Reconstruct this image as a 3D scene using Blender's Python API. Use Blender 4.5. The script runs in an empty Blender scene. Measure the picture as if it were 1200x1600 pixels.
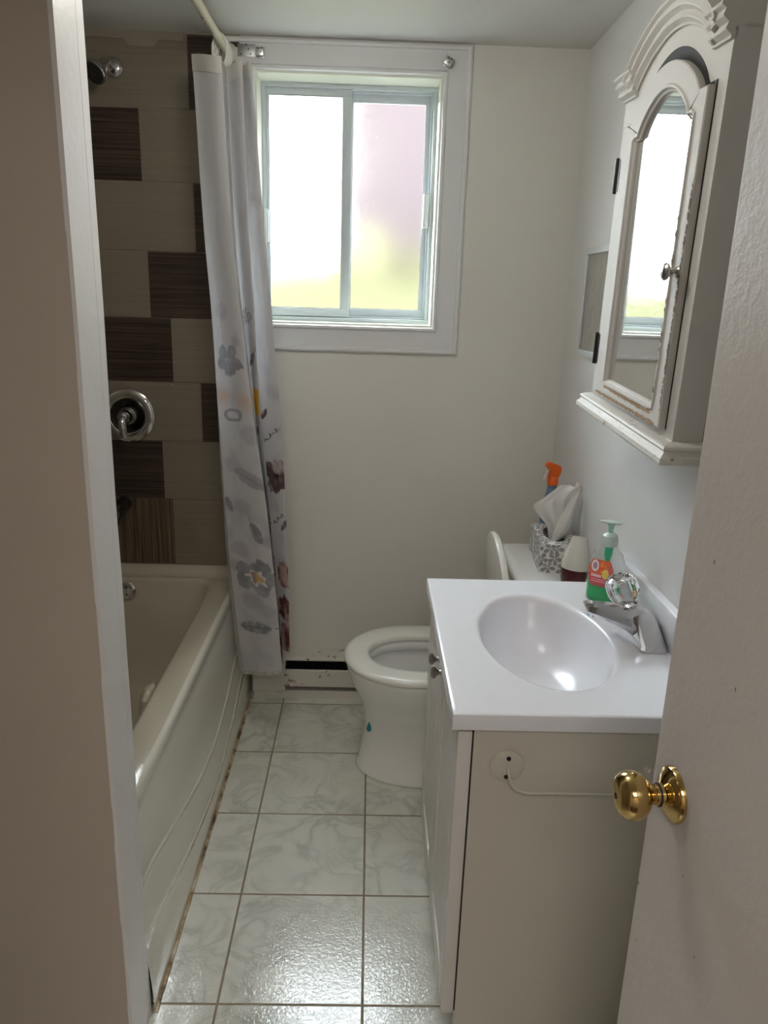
import bpy, bmesh, math, random
from mathutils import Vector, Matrix, noise
R = math.radians
C = bpy.context.scene.collection
random.seed(4)

# ------------------------------------------------------------------ helpers
def new_mat(name, col=(.8, .8, .8), rough=.5, metal=0., **kw):
    m = bpy.data.materials.new(name); m.use_nodes = True
    b = m.node_tree.nodes['Principled BSDF']
    b.inputs['Base Color'].default_value = (*col, 1)
    b.inputs['Roughness'].default_value = rough
    b.inputs['Metallic'].default_value = metal
    for k, v in kw.items():
        b.inputs[k.replace('_', ' ')].default_value = v
    return m

class NT:
    def __init__(s, m):
        s.m = m; s.t = m.node_tree; s.n = s.t.nodes; s.l = s.t.links
        s.b = s.n['Principled BSDF']
    def node(s, typ, **kw):
        n = s.n.new(typ)
        for k, v in kw.items():
            if k in n.inputs: n.inputs[k].default_value = v
            else: setattr(n, k, v)
        return n
    def link(s, a, b): s.l.new(a, b)
    def coord(s, scale=(1, 1, 1), loc=(0, 0, 0), kind='Object'):
        tc = s.node('ShaderNodeTexCoord'); mp = s.node('ShaderNodeMapping')
        mp.inputs['Scale'].default_value = scale; mp.inputs['Location'].default_value = loc
        s.link(tc.outputs[kind], mp.inputs['Vector']); return mp.outputs['Vector']
    def noise(s, vec, scale, detail=4, rough=.5, dist=0):
        n = s.node('ShaderNodeTexNoise'); s.link(vec, n.inputs['Vector'])
        n.inputs['Scale'].default_value = scale; n.inputs['Detail'].default_value = detail
        n.inputs['Roughness'].default_value = rough; n.inputs['Distortion'].default_value = dist
        return n.outputs['Fac']
    def ramp(s, fac, stops):
        r = s.node('ShaderNodeValToRGB'); s.link(fac, r.inputs['Fac'])
        e = r.color_ramp.elements
        while len(e) < len(stops): e.new(.5)
        for i, (p, c) in enumerate(stops):
            e[i].position = p; e[i].color = (*c, 1) if len(c) == 3 else c
        return r.outputs['Color']
    def mix(s, fac, a, b):
        x = s.node('ShaderNodeMix'); x.data_type = 'RGBA'
        for sock, val in ((x.inputs[0], fac), (x.inputs[6], a), (x.inputs[7], b)):
            if hasattr(val, 'is_linked'): s.link(val, sock)
            else: sock.default_value = val if not isinstance(val, tuple) else (*val, 1)
        return x.outputs[2]
    def math(s, op, a, b=0.):
        x = s.node('ShaderNodeMath'); x.operation = op
        for sock, val in ((x.inputs[0], a), (x.inputs[1], b)):
            if hasattr(val, 'is_linked'): s.link(val, sock)
            else: sock.default_value = val
        return x.outputs[0]
    def bump(s, h, strength=.1, dist=.01):
        b = s.node('ShaderNodeBump'); b.inputs['Strength'].default_value = strength
        b.inputs['Distance'].default_value = dist
        s.link(h, b.inputs['Height']); s.link(b.outputs['Normal'], s.b.inputs['Normal'])
    def color(s, c): s.link(c, s.b.inputs['Base Color'])

def obj(name, bm, mat, parent=None, smooth=True, ang=35):
    me = bpy.data.meshes.new(name)
    bmesh.ops.recalc_face_normals(bm, faces=bm.faces[:])
    bm.to_mesh(me); bm.free()
    if smooth:
        for p in me.polygons: p.use_smooth = True
        me.set_sharp_from_angle(angle=R(ang))
    for m in (mat if isinstance(mat, (list, tuple)) else [mat]): me.materials.append(m)
    o = bpy.data.objects.new(name, me); C.objects.link(o)
    if parent: o.parent = parent
    return o
def tag(o, label, cat, group=None):
    o['label'] = label; o['category'] = cat
    if group: o['group'] = group
    return o
def struct(o): o['kind'] = 'structure'; return o
def thing(name, label, cat, loc=(0, 0, 0), rot=(0, 0, 0), group=None):
    o = bpy.data.objects.new(name, None); C.objects.link(o)
    o.location = loc; o.rotation_euler = rot; o.empty_display_size = .05
    return tag(o, label, cat, group)
def world(o, parent):
    """parent built in world coordinates: keep the mesh where it is"""
    o.parent = parent; bpy.context.view_layer.update()
    o.matrix_parent_inverse = parent.matrix_basis.inverted()
    return o
def box(bm, a, b, mat=0, bevel=0, seg=2):
    x0, y0, z0 = a; x1, y1, z1 = b
    v = [bm.verts.new(p) for p in ((x0,y0,z0),(x1,y0,z0),(x1,y1,z0),(x0,y1,z0),(x0,y0,z1),(x1,y0,z1),(x1,y1,z1),(x0,y1,z1))]
    fs = []
    for q in ((0,3,2,1),(4,5,6,7),(0,1,5,4),(1,2,6,5),(2,3,7,6),(3,0,4,7)):
        f = bm.faces.new([v[i] for i in q]); f.material_index = mat; fs.append(f)
    if bevel:
        es = list({e for f in fs for e in f.edges})
        r = bmesh.ops.bevel(bm, geom=es, offset=bevel, segments=seg, affect='EDGES', profile=.5)
        for f in r['faces']: f.material_index = mat
    return v
def B(a, b, bevel=0, seg=2):
    bm = bmesh.new(); box(bm, a, b, 0, bevel, seg); return bm
def lathe(bm, prof, seg=40, M=Matrix(), mat=0, sx=1, sy=1):
    """prof: list of (r, z) turned about local z"""
    rings = []
    for r, z in prof:
        if r < 1e-6: rings.append([bm.verts.new(M @ Vector((0, 0, z)))])
        else: rings.append([bm.verts.new(M @ Vector((r*sx*math.cos(2*math.pi*i/seg), r*sy*math.sin(2*math.pi*i/seg), z))) for i in range(seg)])
    for A, Bq in zip(rings, rings[1:]):
        for i in range(seg):
            j = (i+1) % seg
            q = [A[i % len(A)], A[j % len(A)], Bq[j % len(Bq)], Bq[i % len(Bq)]]
            u = []
            for w in q:
                if w not in u: u.append(w)
            if len(u) > 2: bm.faces.new(u).material_index = mat
    return bm
def L(prof, seg=40, M=Matrix(), **k): return lathe(bmesh.new(), prof, seg, M, **k)
def aim(p, d):
    """matrix that puts local z along d at p"""
    z = Vector(d).normalized()
    return Matrix.Translation(Vector(p)) @ z.to_track_quat('Z', 'Y').to_matrix().to_4x4()
def tube(bm, pts, rad, seg=12, caps=True, mat=0):
    pts = [Vector(p) for p in pts]; n = len(pts)
    rs = rad if isinstance(rad, (list, tuple)) else [rad]*n
    rings = []; up = None
    for i, p in enumerate(pts):
        t = (pts[min(i+1, n-1)] - pts[max(i-1, 0)]).normalized()
        if up is None: up = t.orthogonal().normalized()
        up = (up - t*up.dot(t)).normalized(); s = t.cross(up)
        rings.append([bm.verts.new(p + rs[i]*(up*math.cos(2*math.pi*k/seg) + s*math.sin(2*math.pi*k/seg))) for k in range(seg)])
    for A, D in zip(rings, rings[1:]):
        for k in range(seg):
            bm.faces.new((A[k], A[(k+1) % seg], D[(k+1) % seg], D[k])).material_index = mat
    if caps: bm.faces.new(rings[0][::-1]); bm.faces.new(rings[-1])
    return bm
def T(pts, rad, seg=12): return tube(bmesh.new(), pts, rad, seg)
def spline(pts, n=8):
    P = [Vector(p) for p in pts]; P = [P[0]*2-P[1]] + P + [P[-1]*2-P[-2]]; out = []
    for i in range(1, len(P)-2):
        a, b, c, d = P[i-1:i+3]
        for k in range(n):
            t = k/n
            out.append(.5*((2*b)+(c-a)*t+(2*a-5*b+4*c-d)*t*t+(3*b-a-3*c+d)*t**3))
    out.append(P[-2]); return out
def loft(bm, rings, cap0=True, cap1=True, closed=True, mat=0):
    V = [[bm.verts.new(p) for p in r] for r in rings]; n = len(V[0])
    for A, D in zip(V, V[1:]):
        for k in range(n if closed else n-1):
            bm.faces.new((A[k], A[(k+1) % n], D[(k+1) % n], D[k])).material_index = mat
    if cap0: bm.faces.new(V[0][::-1]).material_index = mat
    if cap1: bm.faces.new(V[-1]).material_index = mat
    return V
def prism(bm, poly, axis, a, b, mat=0):
    """extrude a 2-D outline (list of (u,v)) between a and b along axis 0,1 or 2"""
    def P(u, v, w):
        return {0: (w, u, v), 1: (u, w, v), 2: (u, v, w)}[axis]
    A = [bm.verts.new(P(u, v, a)) for u, v in poly]; D = [bm.verts.new(P(u, v, b)) for u, v in poly]
    n = len(poly)
    for k in range(n): bm.faces.new((A[k], A[(k+1) % n], D[(k+1) % n], D[k])).material_index = mat
    for f in (bm.faces.new(A[::-1]), bm.faces.new(D)): f.material_index = mat
    return bm
def frame_ring(bm, x0, z0, x1, z1, w, y0, y1, mat=0, bevel=0):
    """four mitred-looking bars round a rectangle in the xz plane; w=(left,bottom,right,top)"""
    l, b, r, t = w if isinstance(w, tuple) else (w,)*4
    for a, c in (((x0,y0,z0),(x1,y1,z0+b)), ((x0,y0,z1-t),(x1,y1,z1)), ((x0,y0,z0+b),(x0+l,y1,z1-t)), ((x1-r,y0,z0+b),(x1,y1,z1-t))):
        box(bm, a, c, mat, bevel)
def superell(cx, cy, a, b, n, e, z, ph=0):
    out = []
    for i in range(n):
        t = 2*math.pi*i/n + ph; c, s = math.cos(t), math.sin(t)
        out.append(Vector((cx + a*math.copysign(abs(c)**(2/e), c), cy + b*math.copysign(abs(s)**(2/e), s), z)))
    return out

# ------------------------------------------------------------------ measurements (metres)
H = 1.443
XR, YB, ZC = .640, 2.58, 2.172
XL = -1.172
XA, Y0, S = -.2882, 1.2554, .3048
TX, TY0 = -.418, 1.2315           # end of the partition wall / tub head
WX0, WX1, WZ0, WZ1 = -.372, .199, 1.3415, 2.082

# ------------------------------------------------------------------ materials
def paint(name, col, rough=.55, bumps=.05, scale=60, speck=0):
    m = new_mat(name, col, rough); n = NT(m)
    v = n.coord()
    big = n.noise(v, 2.2, 3)
    c = n.mix(n.math('MULTIPLY', big, .25), col, tuple(x*.88 for x in col))
    if speck:
        sp = n.noise(v, 22, 2)
        f = n.ramp(sp, [(.0, (0,0,0)), (.735, (0,0,0)), (.76, (1,1,1))])
        c = n.mix(n.math('MULTIPLY', f, speck), c, (.25, .2, .15))
    n.color(c)
    n.bump(n.noise(v, scale, 5, .6), bumps, .004)
    return m
M_wall = paint('wall_paint', (.70, .685, .64), .5, .12, 45)
M_ceil = paint('ceiling_paint', (.66, .655, .63), .45, .2, 30)
M_rwall = paint('right_wall_paint', (.74, .74, .735), .35, .14, 40)
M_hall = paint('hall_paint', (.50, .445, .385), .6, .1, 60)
M_trim = paint('trim_paint', (.76, .76, .765), .35, .18, 70)
M_casing = paint('window_casing_paint', (.70, .71, .71), .35, .05, 80)
M_door = paint('door_paint', (.67, .635, .605), .45, .22, 90)
M_vinyl = new_mat('window_vinyl', (.52, .57, .60), .4)
M_chrome = new_mat('chrome', (.66, .66, .68), .07, 1.)
M_nickel = new_mat('brushed_nickel', (.45, .44, .43), .28, 1.)
M_brass = new_mat('polished_brass', (.64, .46, .19), .11, 1.)
M_porc = new_mat('white_porcelain', (.80, .81, .80), .12, Coat_Weight=.4)
M_seat = new_mat('seat_plastic', (.78, .775, .73), .22)
M_tub = new_mat('tub_enamel', (.53, .49, .395), .12, Coat_Weight=1.)
M_counter = new_mat('cultured_marble', (.82, .83, .88), .22)
M_thermo = new_mat('vanity_foil', (.70, .685, .66), .38)
M_side = new_mat('vanity_side', (.60, .58, .51), .45)
M_black = new_mat('black_gap', (.012, .011, .010), .7)
M_wood = new_mat('chipped_wood', (.32, .2, .11), .8)

# apron: white enamel with faint marbling
M_apron = new_mat('tub_apron', (.68, .665, .59), .05, Coat_Weight=.8, Coat_Roughness=.03)

# floor tiles
def floor_mat():
    m = new_mat('marble_floor_tile', rough=.16); n = NT(m)
    tc = n.node('ShaderNodeTexCoord'); sp = n.node('ShaderNodeSeparateXYZ'); n.link(tc.outputs['Object'], sp.inputs[0])
    def cell(o, off):
        u = n.math('DIVIDE', n.math('SUBTRACT', o, off), S)
        fl = n.math('FLOOR', u); fr = n.math('SUBTRACT', u, fl)
        d = n.math('MINIMUM', fr, n.math('SUBTRACT', 1., fr))
        return fl, n.math('MULTIPLY', d, S)
    cx, dx = cell(sp.outputs[0], XA); cy, dy = cell(sp.outputs[1], Y0)
    d = n.math('MINIMUM', dx, dy)
    grout = n.ramp(n.math('DIVIDE', d, .004), [(.0, (1,1,1)), (.52, (1,1,1)), (.78, (0,0,0))])
    # veins, shifted from tile to tile
    cb = n.node('ShaderNodeCombineXYZ'); n.link(n.math('MULTIPLY', cx, 3.7), cb.inputs[0]); n.link(n.math('MULTIPLY', cy, 5.3), cb.inputs[1])
    va = n.node('ShaderNodeVectorMath'); va.operation = 'ADD'; n.link(tc.outputs['Object'], va.inputs[0]); n.link(cb.outputs[0], va.inputs[1])
    v = va.outputs[0]
    n1 = n.noise(v, 7.5, 3.5, .55, .9)
    ridge = n.math('ABSOLUTE', n.math('SUBTRACT', n1, .5))
    vein = n.ramp(ridge, [(0., (1,1,1)), (.022, (.62,.62,.62)), (.07, (.15,.15,.15)), (.14, (0,0,0))])
    n2 = n.noise(v, 4., 3, .5, .5)
    patch = n.ramp(n2, [(.40, (0,0,0)), (.65, (1,1,1))])
    f = n.math('MULTIPLY', vein, n.math('ADD', n.math('MULTIPLY', patch, .55), .22))
    c = n.mix(f, (.70, .71, .66), (.34, .36, .345))
    c = n.mix(n.math('MULTIPLY', n.noise(v, 3, 3), .35), c, (.60, .62, .575))
    c = n.mix(grout, c, n.mix(n.noise(v, 30, 3), (.36, .31, .23), (.16, .13, .09)))
    n.color(c)
    n.link(n.math('ADD', n.math('MULTIPLY', grout, .6), .13), n.b.inputs['Roughness'])
    h = n.math('SUBTRACT', n.math('MULTIPLY', n.noise(tc.outputs['Object'], 120, 2, .5, .8), .5), n.math('MULTIPLY', grout, 2.))
    n.bump(h, .38, .003)
    return m
M_floor = floor_mat()

def streak_tile(name, a, b, vertical=False):
    m = new_mat(name, a, .32); n = NT(m)
    v = n.coord((1, 1, 1)) if 0 else n.coord((260, 8, 3) if vertical else (3, 8, 260))
    s1 = n.noise(v, 1., 3, .6)
    c = n.ramp(s1, [(.34, a), (.5, tuple((x+y)/2 for x, y in zip(a, b))), (.66, b)])
    n.color(c); n.bump(s1, .12, .002); return m
M_tdark = streak_tile('dark_tile', (.018, .011, .008), (.080, .054, .038))
M_tdarkv = streak_tile('dark_tile_upright', (.018, .011, .007), (.19, .14, .09), True)
M_tlight = streak_tile('beige_tile', (.205, .172, .130), (.240, .204, .156))
M_grout = new_mat('tile_grout', (.30, .255, .20), .8)

# ------------------------------------------------------------------ room shell
bm = bmesh.new(); box(bm, (XL-.1, -.12, -.06), (XR+.1, YB+.12, 0)); struct(obj('floor', bm, M_floor, smooth=False))
bm = bmesh.new(); box(bm, (XL-.1, -1.6, ZC), (XR+.1, YB+.12, ZC+.08)); struct(obj('ceiling', bm, M_ceil, smooth=False))
bm = bmesh.new(); box(bm, (-1.2, -1.6, -.06), (XR+.1, -.12, 0)); struct(obj('floor', bm, new_mat('hall_floor', (.07, .04, .025), .4), smooth=False))
# back wall with the window opening
bm = bmesh.new()
t = .20
for a, b in (((XL-.1, YB, 0), (WX0, YB+t, ZC)), ((WX1, YB, 0), (XR+.1, YB+t, ZC)), ((WX0, YB, 0), (WX1, YB+t, WZ0)), ((WX0, YB, WZ1), (WX1, YB+t, ZC))):
    box(bm, a, b)
struct(obj('wall_back', bm, M_wall, smooth=False))
bm = bmesh.new(); box(bm, (XR, -1.6, 0), (XR+.1, YB, ZC)); struct(obj('wall_right', bm, M_rwall, smooth=False))
bm = bmesh.new(); box(bm, (XL-.1, 1.12, 0), (XL, YB, ZC)); struct(obj('wall_left', bm, M_tlight, smooth=False))
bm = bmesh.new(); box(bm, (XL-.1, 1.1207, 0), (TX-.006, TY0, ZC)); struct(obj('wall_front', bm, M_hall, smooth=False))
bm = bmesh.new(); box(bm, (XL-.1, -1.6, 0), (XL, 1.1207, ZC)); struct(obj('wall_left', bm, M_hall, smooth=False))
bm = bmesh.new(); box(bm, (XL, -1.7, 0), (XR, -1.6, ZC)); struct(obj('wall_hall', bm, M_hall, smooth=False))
# doorway wall behind the camera, left and right of the opening and over it
bm = bmesh.new()
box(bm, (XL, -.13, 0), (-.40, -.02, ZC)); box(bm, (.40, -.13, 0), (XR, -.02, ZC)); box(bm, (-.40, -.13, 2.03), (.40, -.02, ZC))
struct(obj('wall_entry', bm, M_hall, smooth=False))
# white corner board on the end of the partition wall
bm = bmesh.new()
ys = [1.1207, 1.200, 1.202, TY0+.004]
def wob(z, k, a): return a*noise.noise(Vector((k*7.1, 0, z*6)))
nz = 80; cols = []
for i in range(nz+1):
    z = ZC*i/nz
    g = .0015*noise.noise(Vector((3, 1, z*3)))
    cols.append([(TX-.007, 1.1207+wob(z, 1, .0012), z), (TX, 1.1207+wob(z, 1, .0012), z), (TX+.0002, 1.203+wob(z, 2, .003), z), (TX-.0022, 1.2045+wob(z, 2, .003), z),
                 (TX-.0004, 1.206+wob(z, 2, .003), z), (TX-.001+g, TY0+.003+wob(z, 3, .002), z), (TX-.004, TY0+.006+wob(z, 3, .002), z), (TX-.012, TY0+.006, z)])
loft(bm, [[Vector(p) for p in r] for r in cols], closed=True)
struct(obj('trim_2', bm, M_trim, smooth=True, ang=25))

# tiled shower wall: every tile its own slab over a grout bed
bm = bmesh.new()
TXE = -.414
box(bm, (XL, YB-.008, .475), (TXE, YB, ZC), 0)
rows = [.497, .7362, .940, 1.140, 1.347, 1.553, 1.758, 1.965, 2.168]
joint = [(-.676, 3, 1), (-.7024, 2, 1), (-.566, 1, 2), (-.6542, 2, 1), (-.7203, 1, 2), (-.5665, 1, 2), (-.7243, 2, 1), (-.571, 1, 2)]
g = .0012
for i, (jx, lm, rm) in enumerate(joint):
    z0, z1 = rows[i]+g, rows[i+1]-g
    TW = .41
    box(bm, (max(XL, jx-TW)+g, YB-.0105, z0), (jx-g, YB-.004, z1), lm)
    box(bm, (jx+g, YB-.0105, z0), (min(jx+TW, TXE)-g, YB-.004, z1), rm)
    if jx-TW > XL: box(bm, (XL, YB-.0105, z0), (jx-TW-g, YB-.004, z1), {1: 2, 2: 1, 3: 1}[lm])
struct(obj('wall_shower', bm, [M_grout, M_tlight, M_tdark, M_tdarkv], smooth=False))
# rough skim of filler where tiles meet the ceiling
bm = bmesh.new()
pts = []
for i in range(41):
    x = XL + (-.58-XL)*i/40
    pts.append((x, 2.150 - .012*noise.noise(Vector((x*9, 0, 0))) - (.018 if x > -.75 and x < -.66 else 0)))
prism(bm, [(XL, ZC)] + pts + [(-.58, ZC)], 1, YB-.0125, YB-.002)
struct(obj('trim_3', bm, paint('filler', (.30, .26, .21), .8, .4, 40), smooth=False))

# window casing (flat board with an inner bead), mitred corners
bm = bmesh.new()
ox0, ox1, oz0, oz1 = -.372-.088, .287, 1.2605, 2.1690
def mitre(bm, prof, mat=0):
    """prof: (distance outward from opening, y)"""
    corners = [(WX0, WZ0, -1, -1), (WX1, WZ0, 1, -1), (WX1, WZ1, 1, 1), (WX0, WZ1, -1, 1)]
    loops = []
    for cx, cz, sx, sz in corners:
        loops.append([Vector((cx+sx*d, y, cz+sz*d)) for d, y in prof])
    n = len(prof)
    V = [[bm.verts.new(p) for p in l] for l in loops]
    for k in range(4):
        A, D = V[k], V[(k+1) % 4]
        for i in range(n-1): bm.faces.new((A[i], A[i+1], D[i+1], D[i]))
mitre(bm, [(0, YB), (0, YB-.014), (.003, YB-.019), (.010, YB-.019), (.013, YB-.015), (.016, YB-.012), (.070, YB-.010), (.072, YB-.014), (.080, YB-.015), (.085, YB-.012), (.087, YB)])
struct(obj('trim_1', bm, M_casing, ang=30))
# ------------------------------------------------------------------ window
win = struct(thing('window_1', '', '')); del win['label']; del win['category']
FY0, FY1 = YB+.105, YB+.155
bm = bmesh.new()   # painted reveal lining
frame_ring(bm, WX0, WZ0, WX1, WZ1, .006, YB-.004, FY0+.03)
obj('window_lining', bm, paint('reveal_paint', (.74, .75, .66), .4, .05), win, smooth=False)
ix0, ix1, iz0, iz1 = WX0+.006, WX1-.006, WZ0+.006, WZ1-.006
bm = bmesh.new()
frame_ring(bm, ix0, iz0, ix1, iz1, (.012, .014, .012, .014), FY0-.010, FY1, 0, .001)
frame_ring(bm, ix0+.012, iz0+.014, ix1-.012, iz1-.014, (.005, .006, .007, .006), FY0+.008, FY1, 0, .001)
obj('window_frame', bm, M_vinyl, win)
def pane_mat():
    m = bpy.data.materials.new('frosted_glass'); m.use_nodes = True; t = m.node_tree; t.nodes.clear()
    o = t.nodes.new('ShaderNodeOutputMaterial'); g = t.nodes.new('ShaderNodeBsdfGlass')
    g.distribution = 'BECKMANN'; g.inputs['Roughness'].default_value = .25; g.inputs['IOR'].default_value = 1.42
    g.inputs['Color'].default_value = (.97, .98, .97, 1)
    t.links.new(g.outputs[0], o.inputs[0]); return m
M_pane = pane_mat()
# left sash stands nearer the room, right sash one track further out
def sash(name, x0, x1, z0, z1, y0, y1, w, px):
    bm = bmesh.new(); frame_ring(bm, x0, z0, x1, z1, w, y0, y1, 0, .0012)
    s = obj(name, bm, M_vinyl, win)
    gl, gb, gr, gt = w
    bm = B((x0+gl-.003, (y0+y1)/2-.0015, z0+gb-.003), (x1-gr+.003, (y0+y1)/2+.0015, z1-gt+.003))
    p = obj('pane', bm, M_pane, s, smooth=False)
    bm = bmesh.new(); frame_ring(bm, x0+gl-.002, z0+gb-.002, x1-gr+.002, z1-gt+.002, .003, y0+.002, y0+.006)
    obj('gasket', bm, new_mat('gasket', (.06, .065, .065), .6), s, smooth=False)
    return s
sl = sash('sash', ix0+.010, -.078, iz0+.016, iz1-.014, FY0-.002, FY0+.020, (.012, .028, .030, .020), 0)
sr = sash('sash', -.088, ix1-.012, iz0+.018, iz1-.014, FY0+.022, FY0+.044, (.012, .028, .022, .028), 1)
bm = B((.160, FY0-.012, 1.658), (.180, FY0+.020, 1.764), .003); obj('latch', bm, new_mat('latch_vinyl', (.62, .66, .67), .35), win)
bm = B((ix0+.004, FY0-.018, 1.598), (ix0+.020, FY0+.004, 1.700), .003); obj('latch', bm, bpy.data.materials['latch_vinyl'], win)

# ------------------------------------------------------------------ outdoors, seen only as soft colour through the frosted panes
def grass_mat():
    m = new_mat('lawn_grass', (.25, .30, .05), 1., Specular_IOR_Level=0.); n = NT(m); v = n.coord()
    n.color(n.ramp(n.noise(v, 6, 4), [(.3, (.041, .0395, .022)), (.7, (.050, .0475, .027))])); return m
bm = bmesh.new()
vs = []
for i in range(21):
    vs.append([bm.verts.new((x, YB+.45+i*.24, .95 + .040*i+.02*noise.noise(Vector((x, i, 0))))) for x in (-9, -6, -3, -1, 1, 3, 6, 9, 13)])
for a, b in zip(vs, vs[1:]):
    for k in range(8): bm.faces.new((a[k], a[k+1], b[k+1], b[k]))
lawn = obj('lawn', bm, grass_mat()); tag(lawn, 'sunlit yellow-green lawn outside the frosted window', 'lawn'); lawn['kind'] = 'stuff'
house = thing('neighbor_house', 'pinkish neighbouring building blurred behind the right frosted pane', 'building', (0, 0, 0))
bm = B((-.50, 7.8, .9), (7.5, 9.5, 5.2)); obj('wall', bm, new_mat('pink_brick', (.050, .0395, .0405), 1., Specular_IOR_Level=0.), house, smooth=False)
bm = bmesh.new(); prism(bm, [(-.56, 5.2), (7.6, 5.2), (7.0, 5.5), (0., 5.5)], 1, 7.75, 9.6); obj('roof', bm, new_mat('roof_shingle', (.12, .1, .1), .9), house, smooth=False)
bm = bmesh.new()
for i in range(240):
    p = Vector((random.uniform(-4.5, 5), 7.0+random.uniform(-.2, .2), 1.56+random.uniform(-.25, .22)))
    a = Vector((random.gauss(0, 1), random.gauss(0, 1), random.gauss(0, 1))).normalized()*.13; b = a.cross(Vector((random.gauss(0, 1), random.gauss(0, 1), .3))).normalized()*.12
    for s in range(3):
        q = p + Vector((random.uniform(-.15, .15), random.uniform(-.1, .1), random.uniform(-.15, .15)))
        bm.faces.new([bm.verts.new(q+x) for x in (a, b, -a, -b)])
hedge = obj('hedge', bm, new_mat('hedge_leaves', (.095, .088, .052), 1., Specular_IOR_Level=0.), smooth=False)
tag(hedge, 'low yellow-green hedge beyond the lawn outside the window', 'hedge'); hedge['kind'] = 'stuff'

# ------------------------------------------------------------------ door with brass knob
E0 = Vector((.339, .7587)); ddir = Vector((.06, -.9982)); nrm = Vector((-.9982, -.06))
door = struct(thing('door_1', '', '')); del door['label']; del door['category']
ang = math.atan2(ddir.y, ddir.x)
door.location = (E0.x, E0.y, 0); door.rotation_euler = (0, 0, ang)   # local x: from latch edge to hinge; local -y... face
# local y axis = rotate ddir by +90
side = -1 if Vector((-ddir.y, ddir.x)).dot(nrm) < 0 else 1
bm = bmesh.new(); box(bm, (0, 0, .012), (.74, -side*.036, 2.0), 0, .0025)
obj('door_panel', bm, M_door, door, ang=20)
kz = .929
def dM(x, z): return Matrix.Translation((x, 0, z)) @ Matrix.Rotation(-side*math.pi/2, 4, 'X')
bm = L([(0, 0), (.0305, 0), (.0305, .003), (.029, .0055), (.026, .0065), (.024, .009), (.018, .0115), (.0125, .014), (.0115, .018), (.0115, .022), (.0, .022)], 48, dM(.052, kz))
kb = obj('knob_rose', bm, M_brass, door)
bm = L([(0, .018), (.0105, .018), (.0105, .026), (.012, .029), (.018, .032), (.0235, .037), (.0262, .044), (.0262, .051), (.0238, .058), (.019, .0625), (.011, .0650), (.0035, .0652), (.0033, .062), (0, .062)], 48, dM(.052, kz))
kn = obj('door_knob', bm, M_brass, door)
bm = L([(0, .0605), (.0030, .0605), (.0030, .0642), (0, .0642)], 20, dM(.052, kz)); obj('release_hole', bm, M_black, kn)
bm = L([(.0116, .0172), (.0126, .0172), (.0126, .019), (.0116, .019)], 32, dM(.052, kz)); obj('neck_seam', bm, M_black, kn)
# chips in the paint
bm = bmesh.new()
for x, z in ((.005, .77), (.095, .86), (.14, .80), (.02, .70), (.06, 1.20), (.13, 1.10)):
    r = random.uniform(.0012, .0022)
    vs = [bm.verts.new((x + r*math.cos(k)*random.uniform(.5, 1.1), side*.0004, z + 1.6*r*math.sin(k)*random.uniform(.5, 1.2))) for k in [i*math.pi/4 for i in range(8)]]
    bm.faces.new(vs)
obj('paint_chips', bm, new_mat('chip', (.30, .26, .22), .8), door, smooth=False)['kind'] = 'stuff'

# ------------------------------------------------------------------ bathtub
def interp(zs, xs, z):
    if z <= zs[0]: return xs[0]
    for i in range(len(zs)-1):
        if z <= zs[i+1]:
            t = (z-zs[i])/(zs[i+1]-zs[i]); m = [0]*2
            for q, k in enumerate((i, i+1)):
                a, b = max(0, k-1), min(len(zs)-1, k+1); m[q] = (xs[b]-xs[a])/(zs[b]-zs[a])
            h = zs[i+1]-zs[i]
            return (2*t**3-3*t*t+1)*xs[i]+(t**3-2*t*t+t)*h*m[0]+(-2*t**3+3*t*t)*xs[i+1]+(t**3-t*t)*h*m[1]
    return xs[-1]
tub = thing('bathtub', 'almond white built-in bathtub with glossy apron along the tiled shower wall', 'bathtub', (-.78, 1.9, 0))
tx0, tx1, ty0, ty1, ZR = XL+.003, -.4497, TY0+.002, YB-.012, .470
N = 96
bm = bmesh.new()
cx, cy = (tx0+tx1)/2, (ty0+ty1)/2
def rr(x0, x1, y0, y1, e, z, n=N):
    return superell((x0+x1)/2, (y0+y1)/2, (x1-x0)/2, (y1-y0)/2, n, e, z)
bx0, bx1, by0, by1 = tx0+.05, -.530, ty0+.07, 2.495
rings = [rr(tx0, tx1-.004, ty0, ty1, 60, ZR-.004), rr(tx0, tx1-.008, ty0, ty1, 60, ZR),
         rr(bx0-.014, bx1+.014, by0-.014, by1+.014, 12, ZR), rr(bx0-.010, bx1+.010, by0-.010, by1+.010, 12, ZR), rr(bx0-.004, bx1+.004, by0-.004, by1+.005, 11, ZR-.004), rr(bx0, bx1, by0, by1, 10, ZR-.014),
         rr(bx0+.02, bx1-.012, by0+.04, by1-.012, 8, ZR-.12), rr(bx0+.04, bx1-.028, by0+.09, by1-.028, 4.5, .18),
         rr(bx0+.06, bx1-.05, by0+.12, by1-.05, 4, .105), rr(bx0+.10, bx1-.10, by0+.17, by1-.10, 3.5, .085), rr(bx0+.2, bx1-.2, by0+.4, by1-.3, 3, .08)]
loft(bm, rings, cap0=False, cap1=True)
world(obj('basin', bm, M_tub, ang=60), tub)
# raised deck ledge under the tiles
bm = bmesh.new()
pr = [(2.500, .4705), (2.515, .4715), (2.528, .476), (2.540, .4835), (2.552, .489), (2.5685, .4935), (2.5685, .46), (2.5, .46)]
prism(bm, [(a, b) for a, b in pr], 0, XL+.001, -.462)
world(obj('ledge', bm, M_tub, ang=50), tub)
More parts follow.
